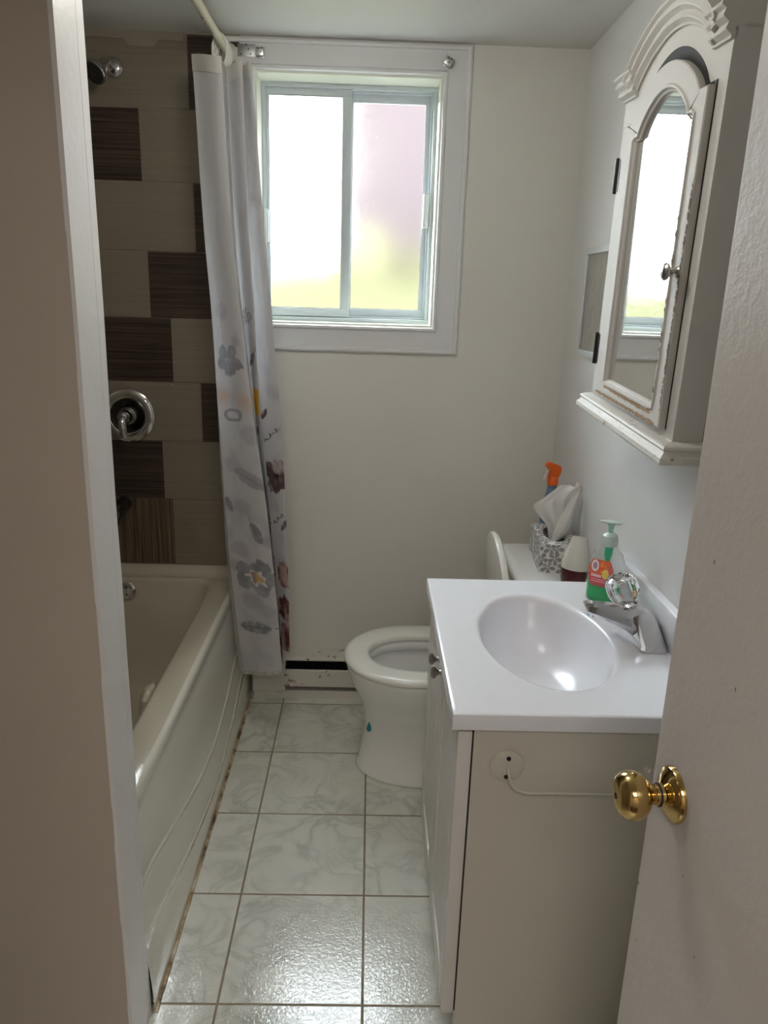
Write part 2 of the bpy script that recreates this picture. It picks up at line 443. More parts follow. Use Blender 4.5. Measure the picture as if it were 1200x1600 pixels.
# apron: slanting front with two raised ridges that sweep up towards the far end
bm = bmesh.new()
def ridge_z(y):
    a = interp([1.22, 1.34, 1.49, 1.72, 1.93, 2.15, 2.35, 2.58], [.285, .280, .244, .196, .178, .200, .245, .285], y)
    b = interp([1.22, 1.31, 1.45, 1.67, 1.93, 2.13, 2.35, 2.58], [.172, .166, .137, .096, .074, .098, .140, .172], y)
    return a, b
cols = []
ny = 70
for j in range(ny+1):
    y = ty0 + (ty1-ty0)*j/ny
    r1, r2 = ridge_z(y)
    zs = [(-.4580, ZR), (-.4510, ZR-.002), (-.4460, ZR-.008), (-.4445, ZR-.018), (-.4455, ZR-.034), (-.4475, ZR-.045), (-.4480, .41), (-.4455, .37)]
    def base(z): return -.413 - .0335*(max(0, z)/.41)**1.25 + .0022*math.sin(z*21)
    out = [Vector((a, y, b)) for a, b in zs if b > r1+.02]
    zz = min(.37, out[-1].z)-.012
    while zz > r1+.012: out.append(Vector((base(zz), y, zz))); zz -= .012
    k = len(out)
    row = list(out)
    cols.append((row, r1, r2, y))
def prof_at(y, r1, r2):
    P = [(-.4580, ZR), (-.4510, ZR-.002), (-.4460, ZR-.008), (-.4445, ZR-.018), (-.4455, ZR-.034), (-.4475, ZR-.045)]
    def seg(a, b, n): return [(base(a+(b-a)*i/n), a+(b-a)*i/n) for i in range(1, n+1)]
    def rid(z): return [(base(z+.004), z+.004), (base(z)+.0026, z+.0016), (base(z)+.0026, z-.0016), (base(z-.004), z-.004)]
    P += seg(ZR-.045, r1+.006, 12) + rid(r1) + seg(r1-.006, r2+.006, 8) + rid(r2) + seg(r2-.006, .0, 8)
    return P
rows_ = []
for row, r1, r2, y in cols:
    rows_.append([Vector((a, y, b)) for a, b in prof_at(y, r1, r2)])
V = [[bm.verts.new(p) for p in r] for r in rows_]
for A, D in zip(V, V[1:]):
    for k in range(len(A)-1): bm.faces.new((A[k], A[k+1], D[k+1], D[k]))
world(obj('apron', bm, M_apron, ang=50), tub)
# dirty caulk along the floor
bm = bmesh.new()
tube(bm, [(-.410+.0015*noise.noise(Vector((0, y*20, 0))), y, .001) for y in [ty0+i*(2.51-ty0)/60 for i in range(61)]], [.0042+.0018*noise.noise(Vector((5, i*.7, 0))) for i in range(61)], 8)
mc = new_mat('stained_caulk', (.4, .33, .22), .7); n = NT(mc); n.color(n.ramp(n.noise(n.coord(), 14, 4, .7), [(.38, (.10, .05, .02)), (.5, (.42, .32, .19)), (.62, (.62, .58, .48))]))
world(obj('caulk', bm, mc), tub)
# overflow plate on the drain end
bm = L([(0, .006), (.012, .006), (.026, .0045), (.031, .001), (.031, 0)], 40, aim((-.829, 2.486, .423), (0, -1, .14)))
ov = world(obj('overflow_plate', bm, M_chrome), tub)
for dz in (-.013, .013): world(obj('screw', L([(0, .0065), (.003, .0065), (.003, .003)], 12, aim((-.829, 2.4835, .423+dz), (0, -1, .14))), M_black), tub)
# moulded arm rest bulge on the inner front side
bm = bmesh.new()
lathe(bm, [(0, .05), (.02, .047), (.034, .035), (.04, .012), (.042, -.02), (.043, -.12)], 28, Matrix.Translation((-.560, 1.80, .385)), sx=.55, sy=1.5)
world(obj('armrest', bm, M_tub), tub)

# ------------------------------------------------------------------ shower fittings
sh = thing('shower_fixture', 'chrome shower head on a short arm high on the beige tiles', 'shower head', (-.792, YB-.0105, 2.072))
wy = YB-.0105
c0 = Vector((-.792, wy, 2.072))
world(obj('flange', L([(0, .013), (.012, .013), (.018, .011), (.027, .006), (.0295, .001), (.0295, 0)], 40, aim(c0, (0, -1, 0))), M_chrome), sh)
pts = spline([c0, c0+Vector((.001, -.03, .004)), c0+Vector((.001, -.055, .002)), c0+Vector((-.004, -.078, -.010))], 8)
world(obj('arm', T(pts, .0095, 16), M_chrome), sh)
hd = Vector((-.34, -.66, -.62)).normalized(); hp = pts[-1]
bm = L([(0, -.012), (.011, -.012), (.014, -.006), (.014, .004), (.017, .010), (.028, .030), (.034, .040), (.0355, .050), (.034, .054), (.031, .054), (.031, .051), (0, .051)], 40, aim(hp, hd))
world(obj('shower_head', bm, new_mat('dull_chrome', (.5, .5, .5), .2, 1.)), sh)
bm = L([(0, .0535), (.0295, .0535), (.0305, .050)], 36, aim(hp, hd))
Mh = aim(hp, hd)
for rr_, kk in ((.008, 6), (.016, 12), (.024, 18)):
    for i in range(kk):
        a = 2*math.pi*i/kk; lathe(bm, [(0, .0565), (.0013, .056), (.0016, .0535)], 8, Mh @ Matrix.Translation((rr_*math.cos(a), rr_*math.sin(a), 0)))
world(obj('nozzle_face', bm, new_mat('dark_rubber', (.03, .03, .03), .5)), sh)

vv = thing('shower_valve', 'round chrome shower valve with lever handle on the tiled wall', 'shower valve', (-.812, wy, 1.0245))
vc = Vector((-.812, wy, 1.0245)); VM = aim(vc, (0, -1, 0))
world(obj('escutcheon', L([(.0, .006), (.056, .006), (.058, .0085), (.062, .011), (.072, .0115), (.083, .009), (.089, .005), (.090, 0)], 64, VM), M_chrome), vv)
world(obj('recess', L([(0, .0075), (.054, .0075), (.0565, .0092), (.058, .0086)], 64, VM), new_mat('recess_dark_reflection', (.06, .06, .06), .15, 1.)), vv)  # dark reflection in the recess put into the colour of this disc
world(obj('hub', L([(0, .050), (.014, .050), (.019, .046), (.021, .036), (.022, .028), (.030, .022), (.034, .012), (.035, .006)], 40, VM), new_mat('dark_chrome', (.30, .30, .30), .12, 1.)), vv)
hc = vc + Vector((-.004, -.05, .003))
bm = L([(0, .016), (.010, .014), (.0155, .008), (.0175, 0), (.0165, -.010), (.015, -.014), (0, -.014)], 32, aim(hc, (-.05, -1, -.12)))
pp = spline([hc+Vector((0, -.004, -.004)), hc+Vector((.001, -.013, -.022)), hc+Vector((.003, -.014, -.045)), hc+Vector((.006, -.012, -.068))], 8)
tube(bm, pp, [.0105+.003*math.sin(math.pi*(i/len(pp))**.8)-.0012*(i/len(pp)) for i in range(len(pp))], 16)
bmesh.ops.remove_doubles(bm, verts=bm.verts[:], dist=1e-6)
world(obj('lever_handle', bm, M_chrome), vv)

sp = thing('tub_spout', 'dark chrome tub spout low on the brown tiles beside the partition', 'tub spout', (-.845, wy, .705))
s0 = Vector((-.845, wy, .715))
pp = [s0, s0+Vector((0, -.05, 0)), s0+Vector((0, -.095, -.002)), s0+Vector((0, -.118, -.010)), s0+Vector((0, -.128, -.026)), s0+Vector((0, -.128, -.038))]
world(obj('spout_body', T(spline(pp, 6), [.026]*19+[.025, .024, .023, .022, .021, .020, .020, .020, .020, .020, .02, .02][:12], 24), new_mat('dark_chrome_spout', (.16, .15, .15), .15, 1.)), sp)
world(obj('spout_knob', L([(0, .024), (.005, .024), (.006, .018), (.003, .014), (.003, 0)], 16, Matrix.Translation(s0+Vector((0, -.108, .022)))), M_chrome), sp)

# ------------------------------------------------------------------ curtain rod, brackets, curtain
rod = thing('curtain_rod', 'white tension rod holding the shower curtain below the ceiling', 'curtain rod', (-.45, 1.9, 2.122))
world(obj('tube', T([(-.450, TY0+.004, 2.122), (-.450, 1.9, 2.1225), (-.450, YB-.024, 2.123)], .0115, 20), paint('rod_enamel', (.70, .66, .54), .3, .2, 90, .0)), rod)
mr = new_mat('rust', (.22, .09, .03), .8)
for y, k in ((2.20, .6), (2.235, 1.4), (2.12, .5), (2.05, .9), (2.28, .7)):
    bm = bmesh.new(); vs = [bm.verts.new((-.450+.0118*math.cos(a), y+.004*k*math.sin(b), 2.1225+.0118*math.sin(a))) for b in [q*math.pi/5 for q in range(10)] for a in [-2.1+.45*k*math.cos(b)*random.uniform(.6, 1.1)]]
    bm.faces.new(vs); world(obj('rust_spot', bm, mr, smooth=False), rod)
for yy, d in ((YB-.0105, -1), (TY0+.004, 1)):
    f = obj('flange', L([(0, .020), (.0150, .020), (.0165, .016), (.0255, .009), (.0285, .004), (.029, 0)], 32, aim((-.450, yy, 2.122), (0, d, 0))), new_mat('flange_plastic', (.62, .6, .52), .4)); world(f, rod)
def bracket(loc, rz, label):
    t = thing('curtain_bracket', label, 'bracket', loc, (0, rz, 0), 'old curtain rod brackets on the window casing')
    obj('back_plate', B((-.012, -.0012, -.014), (.012, .0004, .014), .0006), M_nickel, t)
    bm = bmesh.new(); box(bm, (-.010, -.018, -.012), (.010, -.0165, .010), 0, .0005); box(bm, (-.0115, -.018, -.012), (-.010, -.001, .012), 0, .0005)
    box(bm, (.010, -.018, -.012), (.0115, -.001, .006), 0, .0005); box(bm, (-.0115, -.018, -.013), (.0115, -.001, -.0115), 0, .0005)
    obj('cup', bm, new_mat('zinc', (.55, .57, .55), .35, 1.), t)
    for x, z in ((-.004, .006), (.003, -.004), (.005, .007)): obj('screw', L([(0, .0022), (.0018, .0016), (.002, 0)], 10, aim((x, -.018, z), (0, -1, 0))), M_black, t)
    return t
bracket((-.352, YB-.0125, 2.127), 0, 'small zinc bracket screwed beside the curtain rod above the window')
bracket((.211, YB-.0185, 2.118), R(28), 'tilted zinc bracket on the upper right corner of the window casing')
pt = thing('mounting_plate', 'thin metal plate with screw holes between rod and left bracket', 'plate', (-.398, YB-.011, 2.13))
obj('plate', B((-.022, -.0012, -.016), (.030, .0004, .018), .0005), new_mat('dull_zinc', (.42, .43, .42), .45, 1.), pt)
for x, z in ((-.012, -.010), (.010, .004), (.016, -.009), (.004, .016)): obj('screw_hole', L([(0, .0017), (.0022, .0016), (.0022, .001)], 12, aim((x, 0, z), (0, -1, 0))), M_black, pt)

# shower curtain: pleats given by fold lines (x per height) and depths
FZ = [.14, .24, .52, .80, 1.08, 1.40, 1.63, 2.075]
folds = [  # (y, x at FZ)
    (2.40, [-.400, -.405, -.432, -.448, -.456, -.466, -.474, -.492]),
    (2.34, [-.4110, -.4197, -.4442, -.4580, -.4658, -.4751, -.4836, -.5015]),   # left sliver
    (2.30, [-.3830, -.3922, -.4247, -.4425, -.4544, -.4682, -.4827, -.4998]),   # front panel, left fold
    (2.22, [-.2540, -.2590, -.2773, -.3027, -.3378, -.3712, -.3895, -.4068]),   # front panel, right fold
    (2.33, [-.275, -.280, -.300, -.324, -.352, -.384, -.400, -.414]),
    (2.27, [-.2560, -.2613, -.2801, -.3010, -.3242, -.3387, -.3514, -.3604]),
    (2.36, [-.272, -.276, -.296, -.316, -.338, -.354, -.366, -.374]),
    (2.32, [-.2430, -.2454, -.2499, -.2577, -.2724, -.2964, -.3155, -.3460]),
    (2.41, [-.262, -.266, -.274, -.280, -.292, -.312, -.330, -.358]),
]
subd = [4, 10, 90, 8, 46, 8, 62, 8]
ZT = 2.030
ztop = [ZT]*9; zbot = [.225, .205, .208, .256, .27, .26, .275, .284, .29]
# the printed motifs: (panel, s, z, radius, kind)
motifs = [
 (2, .45, 1.245, .050, 'greyflower'), (2, .18, 1.14, .040, 'peach'), (2, .85, 1.13, .040, 'peach'), (2, .45, 1.085, .034, 'outline'),
 (2, .82, 1.03, .032, 'wash'), (2, .70, .895, .048, 'leaf'), (2, .10, .80, .024, 'leafdark'), (2, .3, .93, .03, 'wash'), (2, .42, .80, .032, 'wash'),
 (2, .70, .725, .033, 'leafdark'), (2, .95, .70, .022, 'wash'), (2, .30, .66, .032, 'wash'), (2, .60, .575, .062, 'greycentre'), (2, .45, .49, .036, 'wash'), (2, .8, .47, .03, 'wash'),
 (2, .45, .40, .046, 'leafdark2'), (2, .15, .60, .026, 'wash'), (2, .35, 1.38, .03, 'wash'), (2, .75, 1.30, .02, 'wash'),
 (4, .35, 1.37, .022, 'sprig'), (4, .42, 1.245, .026, 'leafbrown'), (4, .55, 1.12, .040, 'yellow'), (4, .2, 1.03, .020, 'leafbrown'),
 (4, .6, .74, .03, 'sprig'), (4, .7, .60, .045, 'sprig'), (4, .6, .45, .045, 'sprig'), (4, .6, .33, .04, 'maroon'),
 (6, .15, 1.075, .020, 'leafbrown'), (6, .45, 1.01, .04, 'twig'), (6, .55, .885, .058, 'brownflower'), (6, .5, .74, .034, 'twig'), (6, .85, .725, .022, 'leafbrown'),
 (6, .75, .55, .045, 'maroon'), (6, .60, .44, .055, 'maroon'), (6, .75, .33, .06, 'maroon'),
]
def lerp3(a, b, t): return tuple(x+(y-x)*t for x, y in zip(a, b))
def cloth_col(pan, s, z, w):
    base = (.65, .65, .665)
    x = s*w
    nz = noise.noise(Vector((x*26+pan*9, z*18, 1.3))); n2 = noise.noise(Vector((x*70+pan*5, z*50, 7.)))
    col = base
    if z < 1.35:
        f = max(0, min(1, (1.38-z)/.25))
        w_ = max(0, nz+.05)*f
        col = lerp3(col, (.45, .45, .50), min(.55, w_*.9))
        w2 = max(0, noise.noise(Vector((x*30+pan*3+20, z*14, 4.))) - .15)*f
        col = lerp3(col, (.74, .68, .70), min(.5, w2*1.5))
    for (p, cs, cz, r, k) in motifs:
        if p != pan: continue
        dx, dz = (x-cs*w), (z-cz)
        if abs(dx) > r*1.7 or abs(dz) > r*1.9: continue
        d = math.hypot(dx, dz)/r; a = math.atan2(dz, dx)
        dn = d + .22*n2 + .12*nz
        if k == 'greyflower':
            pet = .62+.36*abs(math.cos(2.5*a+.6))
            if dn < pet:
                col = lerp3((.27, .28, .315), (.42, .42, .46), max(0, min(1, .4+nz+n2*.6)))
                if dn < .2: col = (.55, .56, .6) if dn > .1 else (.3, .3, .33)
        elif k == 'peach':
            f = max(0, 1-d)*.75; col = lerp3(col, (.68, .47, .33), f)
        elif k == 'outline':
            e = math.hypot(dx*.8+dz*.5, dz*1.5-dx*.5)/r
            if .55 < e+.12*n2 < .9: col = (.36, .35, .39)
        elif k == 'wash':
            f = max(0, min(1, (1-dn)*2.5))*.45; col = lerp3(col, (.40, .39, .44), f)
        elif k in ('leaf', 'leafdark', 'leafdark2', 'leafbrown'):
            th = {'leaf': -.5, 'leafdark': 1.9, 'leafdark2': .25, 'leafbrown': .9}[k]
            u = (dx*math.cos(th)+dz*math.sin(th))/r; v = (-dx*math.sin(th)+dz*math.cos(th))/r
            lim = .42*math.sqrt(max(0, 1-u*u))
            if abs(v)+.08*n2 < lim:
                c = {'leaf': (.42, .41, .46), 'leafdark': (.30, .30, .34), 'leafdark2': (.28, .29, .32), 'leafbrown': (.14, .10, .10)}[k]
                col = lerp3(c, (.55, .54, .58), max(0, min(.6, .2+n2+.5*v)))
                if abs(v) < .05: col = tuple(q*.8 for q in c)
        elif k == 'greycentre':
            pet = .70+.28*abs(math.cos(2.5*a))
            if dn < pet: col = lerp3((.29, .30, .34), (.47, .47, .52), max(0, min(1, .45+nz*.9+n2*.5)))
            if dn < .36+.08*math.sin(7*a): col = (.78, .76, .74)
            if dn < .24: col = lerp3((.70, .48, .22), (.45, .33, .30), 1 if dx < 0 else 0)
        elif k == 'yellow':
            if abs(dx) < r*.55+.002*n2 and abs(dz) < r*1.0+.006*n2: col = (.80, .47, .045)
        elif k == 'sprig':
            if abs(math.sin(a*3+d*5+nz*3)) > .8 and d < 1: col = (.22, .20, .21)
        elif k == 'twig':
            q = dz - dx*.8 - .003*math.sin(dx*200)
            if abs(q) < .0016 and d < 1: col = (.10, .085, .08)
            for b in (-.6, -.1, .5):
                ex, ez = dx-b*r, dz-b*r*.8-.006
                if (ex/.005)**2+(ez/.003)**2 < 1: col = (.13, .10, .095)
        elif k == 'brownflower':
            pet = .66+.34*abs(math.cos(2*a+.9))
            if dn < pet: col = lerp3((.13, .085, .085), (.50, .42, .42), max(0, min(1, .25+nz*1.3+.5*n2+(.4 if a > .3 and a < 1.2 else 0))))
            if dn < .15: col = (.05, .035, .035)
        elif k == 'maroon':
            if dn < .95 + .5*nz: col = lerp3((.17, .065, .055), (.60, .42, .38), max(0, min(1, .35+nz*1.6+n2)))
    return col
cur = thing('shower_curtain', 'pale shower curtain with grey and yellow printed flowers bunched beside the window', 'shower curtain', (-.36, 2.3, .25))
bm = bmesh.new(); cl = bm.loops.layers.color.new('print') if False else None
NZ = 430
me = bpy.data.meshes.new('curtain_cloth'); verts = []; faces = []; cols_ = []
prev_cols = []
line = []
for p in range(len(folds)-1):
    for k in range(subd[p]): line.append((p, k/subd[p]))
line.append((len(folds)-2, 1.0))
def ease(t): return .5*t + .5*(t*t*(3-2*t))
for j in range(NZ+1):
    v = j/NZ
    zc_ = .24+(2.045-.24)*v
    xs = [interp(FZ, f[1], zc_) for f in folds]
    for (p, s) in line:
        t = s
        x = xs[p]+(xs[p+1]-xs[p])*t
        y = folds[p][0]+(folds[p+1][0]-folds[p][0])*ease(t)
        zb = zbot[p]+(zbot[p+1]-zbot[p])*t
        z = zb+(interp([0, 2, 3, 5, 7, 8], [2.052, 2.044, 2.021, 2.030, 2.040, 2.046], p+s)-zb)*v
        # small body in the wide panels
        amp = {2: .010, 4: .006, 6: .008}.get(p, 0)
        y += amp*math.sin(math.pi*t)*(-1 if p == 2 else -.5) + .003*noise.noise(Vector((x*20, z*3, p)))*math.sin(math.pi*t)
        x += .0012*noise.noise(Vector((p*3, z*5, 9)))
        verts.append((x, y, z))
        w = {2: .115, 4: .055, 6: .075}.get(p, .05)
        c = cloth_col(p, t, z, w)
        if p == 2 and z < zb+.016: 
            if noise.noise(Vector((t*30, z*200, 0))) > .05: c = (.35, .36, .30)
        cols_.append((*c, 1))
nl = len(line)
for j in range(NZ):
    for i in range(nl-1):
        a = j*nl+i; faces.append((a, a+1, a+1+nl, a+nl))
me.from_pydata(verts, [], faces); me.update()
ca = me.color_attributes.new('print', 'FLOAT_COLOR', 'POINT')
for i, c in enumerate(cols_): ca.data[i].color = c
for p_ in me.polygons: p_.use_smooth = True
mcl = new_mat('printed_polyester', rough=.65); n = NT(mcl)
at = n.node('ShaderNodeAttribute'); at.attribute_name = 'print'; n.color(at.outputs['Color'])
tr = n.node('ShaderNodeBsdfTranslucent'); n.link(at.outputs['Color'], tr.inputs['Color'])
mx = n.node('ShaderNodeMixShader'); mx.inputs[0].default_value = .30
n.link(n.b.outputs[0], mx.inputs[1]); n.link(tr.outputs[0], mx.inputs[2]); n.link(mx.outputs[0], n.n['Material Output'].inputs[0])
n.bump(n.noise(n.coord((1, 1, .25)), 40, 3), .25, .004)
me.materials.append(mcl)
co = bpy.data.objects.new('cloth', me); C.objects.link(co)
world(co, cur)
# top header band (double cloth) on the two front panels
def band(p, off, name):
    bm = bmesh.new(); V = []
    for dz__ in (-.040, .0005):
        row = []
        for k in range(17):
            t = k/16; z = interp([0, 2, 3, 5, 7, 8], [2.052, 2.044, 2.021, 2.030, 2.040, 2.046], p+t)+dz__; xs = [interp(FZ, f[1], z+.02) for f in folds]
            x = xs[p]+(xs[p+1]-xs[p])*t; y = folds[p][0]+(folds[p+1][0]-folds[p][0])*ease(t)
            y += {2: -.010, 4: -.003, 6: -.004}[p]*math.sin(math.pi*t)
            row.append((x, y, z))
        V.append([[bm.verts.new((x, y-.0022, z)) for x, y, z in row], [bm.verts.new((x, y+.0022, z)) for x, y, z in row]])
    for s in (0, 1):
        for k in range(16): bm.faces.new((V[0][s][k], V[0][s][k+1], V[1][s][k+1], V[1][s][k]))
    for k in range(16):
        for e in (0, 1): bm.faces.new((V[e][0][k], V[e][0][k+1], V[e][1][k+1], V[e][1][k]))
    for k in (0, 16): bm.faces.new((V[0][0][k], V[1][0][k], V[1][1][k], V[0][1][k]))
    world(obj(name, bm, new_mat('header_tape', (.60, .59, .56), .8)), cur)
band(2, 0, 'header'); band(4, 0, 'header'); band(6, 0, 'header')
M_ring = new_mat('ring_plastic', (.74, .73, .68), .4)
for y, x in ((2.44, 0), (2.465, 0), (2.49, 0), (2.515, 0)):
    pts = [(-.450+.027*math.cos(a)*.75, y+.004*math.sin(a), 2.094+.044*math.sin(a)) for a in [2*math.pi*i/24 for i in range(25)]]
    world(obj('curtain_ring', T(pts, .0034, 8), M_ring), cur)

# ------------------------------------------------------------------ baseboard heater
ht = thing('baseboard_heater', 'white rust-spotted baseboard heater along the floor under the window', 'heater', (0, 2.55, 0))
def rustpaint(name, amt):
    m = new_mat(name, (.62, .60, .56), .45); n = NT(m); v = n.coord()
    sp_ = n.noise(v, 42, 3, .6, .4); area = n.noise(v, 7, 2)
    f = n.math('MULTIPLY', n.ramp(sp_, [(.0, (0,0,0)), (.58, (0,0,0)), (.63, (1,1,1))]), n.ramp(area, [(amt, (0,0,0)), (amt+.06, (1,1,1))]))
    n.color(n.mix(f, (.64, .62, .57), n.ramp(n.noise(v, 90, 2), [(.4, (.05, .025, .012)), (.6, (.28, .12, .05))]))); return m
hx0, hx1 = -.402, XR-.002
bm = bmesh.new(); prism(bm, [(YB-.001, .150), (YB-.001, .168), (2.514, .164), (2.510, .161), (2.510, .155), (2.515, .153)], 0, hx0, hx1)
world(obj('top_cover', bm, rustpaint('rusty_cover', .44), ang=20), ht)
bm = bmesh.new(); prism(bm, [(2.512, .049), (2.508, .052), (2.508, .114), (2.512, .1175), (2.517, .1175), (2.517, .049)], 0, -.285, hx1)
world(obj('front_panel', bm, rustpaint('rusty_panel', .50), ang=20), ht)
world(obj('end_cap', B((hx0, 2.5085, .030), (-.283, YB-.002, .1655), .002), rustpaint('end_cap_paint', .7)), ht)
bm = bmesh.new(); prism(bm, [(2.512, .0), (2.510, .028), (2.516, .031), (YB-.002, .031), (YB-.002, 0)], 0, hx0+.004, hx1); world(obj('bottom_rail', bm, rustpaint('rail_paint', .62), ang=20), ht)
bm = bmesh.new(); box(bm, (-.282, YB-.01, .032), (hx1, YB-.004, .152)); tube(bm, [(-.28, 2.545, .09), (hx1, 2.545, .09)], .008, 10)
x = -.278
while x < hx1-.01:
    box(bm, (x, 2.522, .050), (x+.0006, 2.572, .130)); x += .008
world(obj('heating_fins', bm, M_black, smooth=False), ht)

# ------------------------------------------------------------------ toilet
toi = thing('toilet', 'white toilet with open lid between the heater and the vanity', 'toilet', (.25, 2.14, 0))
CY = 2.128
def egg(x0, x1, hw, z, n=64, e=2.2, cy=CY, squash=1.0):
    """egg-shaped ring: nose at x0, blunt back at x1"""
    out = []
    cx = x0 + (x1-x0)*.47
    for i in range(n):
        t = 2*math.pi*i/n; c, s = math.cos(t), math.sin(t)
        ax = (x1-cx) if c > 0 else (cx-x0)
        ee = 2.6 if c > 0 else 2.05
        out.append(Vector((cx + ax*math.copysign(abs(c)**(2/ee), c), cy + hw*math.copysign(abs(s)**(2/2.15), s), z)))
    return out
bm = bmesh.new()
rings = [egg(-.012, .47, .138, 0), egg(-.016, .475, .141, .004), egg(-.014, .472, .140, .012), egg(-.006, .465, .130, .03), egg(.004, .46, .118, .10), egg(.010, .455, .114, .16), egg(.006, .455, .119, .20),
         egg(-.008, .455, .140, .245), egg(-.030, .45, .168, .29), egg(-.044, .445, .186, .325), egg(-.050, .44, .193, .35), egg(-.051, .44, .194, .362), egg(-.047, .437, .190, .367),
         egg(.012, .36, .125, .367), egg(.018, .353, .118, .358), egg(.018, .353, .118, .338), egg(.006, .362, .128, .330), egg(.014, .355, .120, .30), egg(.05, .33, .10, .25), egg(.09, .30, .075, .19), egg(.13, .26, .05, .17)]
loft(bm, rings, cap0=True, cap1=True)
world(obj('bowl', bm, M_porc, ang=60), toi)
bm = bmesh.new(); lathe(bm, [(0, 0), (1, 0)], 48, Matrix.Translation((.192, CY, .262)), sx=.140, sy=.100)
wm = new_mat('bowl_water', (.36, .39, .38), .03, Transmission_Weight=.25, IOR=1.33); world(obj('water', bm, wm), toi)
bm = bmesh.new()
rings = [egg(-.053, .415, .197, .3715), egg(-.0575, .418, .201, .375), egg(-.058, .418, .2015, .381), egg(-.054, .416, .198, .387), egg(-.042, .41, .188, .3915), egg(-.005, .39, .145, .3935),
         egg(.012, .352, .124, .390), egg(.018, .346, .118, .383), egg(.018, .346, .118, .3715)]
V = loft(bm, rings, cap0=False, cap1=False)
for k in range(64): bm.faces.new((V[0][k], V[0][(k+1) % 64], V[-1][(k+1) % 64], V[-1][k]))
world(obj('seat', bm, M_seat, ang=60), toi)
# lid standing open against the tank
bm = bmesh.new()
ol = egg(.035, .415, .185, 0, 56)
lm = Matrix.Translation((.412, 0, .395)) @ Matrix.Rotation(R(84), 4, 'Y') @ Matrix.Translation((-.415, 0, 0))
def lidring(inset, dz):
    c = Vector((.2, CY, 0)); out = []
    for p in ol:
        q = c + (p-c)*(1-inset/.19); out.append(lm @ Vector((q.x, q.y, dz)))
    return out
loft(bm, [lidring(.012, -.002), lidring(.002, .000), lidring(0, .004), lidring(0, .012), lidring(.003, .017), lidring(.012, .020), lidring(.05, .0215)])
# lid swings so its underside faces the bowl
world(obj('lid', bm, M_seat, ang=50), toi)
for s in (-.075, .075): world(obj('hinge', B((.395, CY+s-.018, .368), (.43, CY+s+.018, .402), .006), M_seat), toi)
# tank
bm = bmesh.new()
def rbox(x0, x1, y0, y1, z, e=8): return superell((x0+x1)/2, (y0+y1)/2, (x1-x0)/2, (y1-y0)/2, 48, e, z)
loft(bm, [rbox(.46, .62, CY-.19, CY+.19, .365), rbox(.455, .625, CY-.20, CY+.20, .38), rbox(.440, .632, CY-.212, CY+.212, .645), rbox(.440, .632, CY-.212, CY+.212, .652)])
world(obj('tank', bm, M_porc, ang=50), toi)
bm = bmesh.new()
loft(bm, [rbox(.432, .636, CY-.220, CY+.220, .650, 9), rbox(.427, .637, CY-.225, CY+.225, .655, 9), rbox(.427, .637, CY-.225, CY+.225, .670, 9), rbox(.431, .635, CY-.221, CY+.221, .677, 9), rbox(.445, .628, CY-.205, CY+.205, .680, 9)])
world(obj('tank_lid', bm, M_porc, ang=50), toi)
# bolt between bowl and tank area
bm = bmesh.new(); loft(bm, [rbox(.40, .62, CY-.11, CY+.11, .28), rbox(.40, .62, CY-.12, CY+.12, .366)]); world(obj('shelf', bm, M_porc, ang=50), toi)
# teal drop sticker hanging on the pedestal
bm = bmesh.new()
dp = []
for i in range(40):
    t = 2*math.pi*i/40; r = math.sin(t/2)**1.6
    dp.append((.0085*math.sin(t)*r*1.15, .0155*math.cos(t)+.004))
px = Vector((.022, 2.035, .178)); tx_ = Vector((.80, -.60, 0)); nn = Vector((-.60, -.80, 0))
A = [bm.verts.new(px + tx_*u + Vector((0, 0, v)) + nn*.002) for u, v in dp]; D = [bm.verts.new(px + tx_*u + Vector((0, 0, v)) - nn*.004) for u, v in dp]
bm.faces.new(A); bm.faces.new(D[::-1])
for k in range(40): bm.faces.new((A[k], A[(k+1) % 40], D[(k+1) % 40], D[k]))
tag(obj('drop_sticker', bm, new_mat('teal_gel', (.01, .22, .23), .3), smooth=False), 'teal water-drop sticker on the front of the toilet pedestal', 'sticker')

# ------------------------------------------------------------------ vanity
VF, VY0, VY1, VT = .168, 1.156, 1.778, .7317
van = thing('vanity_cabinet', 'white beadboard vanity cabinet under the sink, its side towards the doorway', 'cabinet', (.4, 1.46, 0))
bm = bmesh.new()
box(bm, (.1955, VY0, 0), (XR-.001, VY0+.016, VT)); world(obj('side_panel', bm, M_side, smooth=False), van)
bm = bmesh.new(); box(bm, (.1955, VY1-.016, 0), (XR-.001, VY1, VT)); world(obj('side_panel', bm, M_side, smooth=False), van)
bm = bmesh.new(); box(bm, (.196, VY0+.0165, .09), (.208, VY1-.0165, VT-.001)); box(bm, (.245, VY0+.0165, 0), (.255, VY1-.0165, .09)); box(bm, (.25, VY0+.0165, .09), (XR-.01, VY1-.0165, .1)); world(obj('face_frame', bm, M_thermo, smooth=False), van)
world(obj('gap_shadow', B((.1935, VY0+.0045, .1), (.1965, VY1-.0045, VT-.012)), M_black, smooth=False), van)
mid = (VY0+VY1)/2
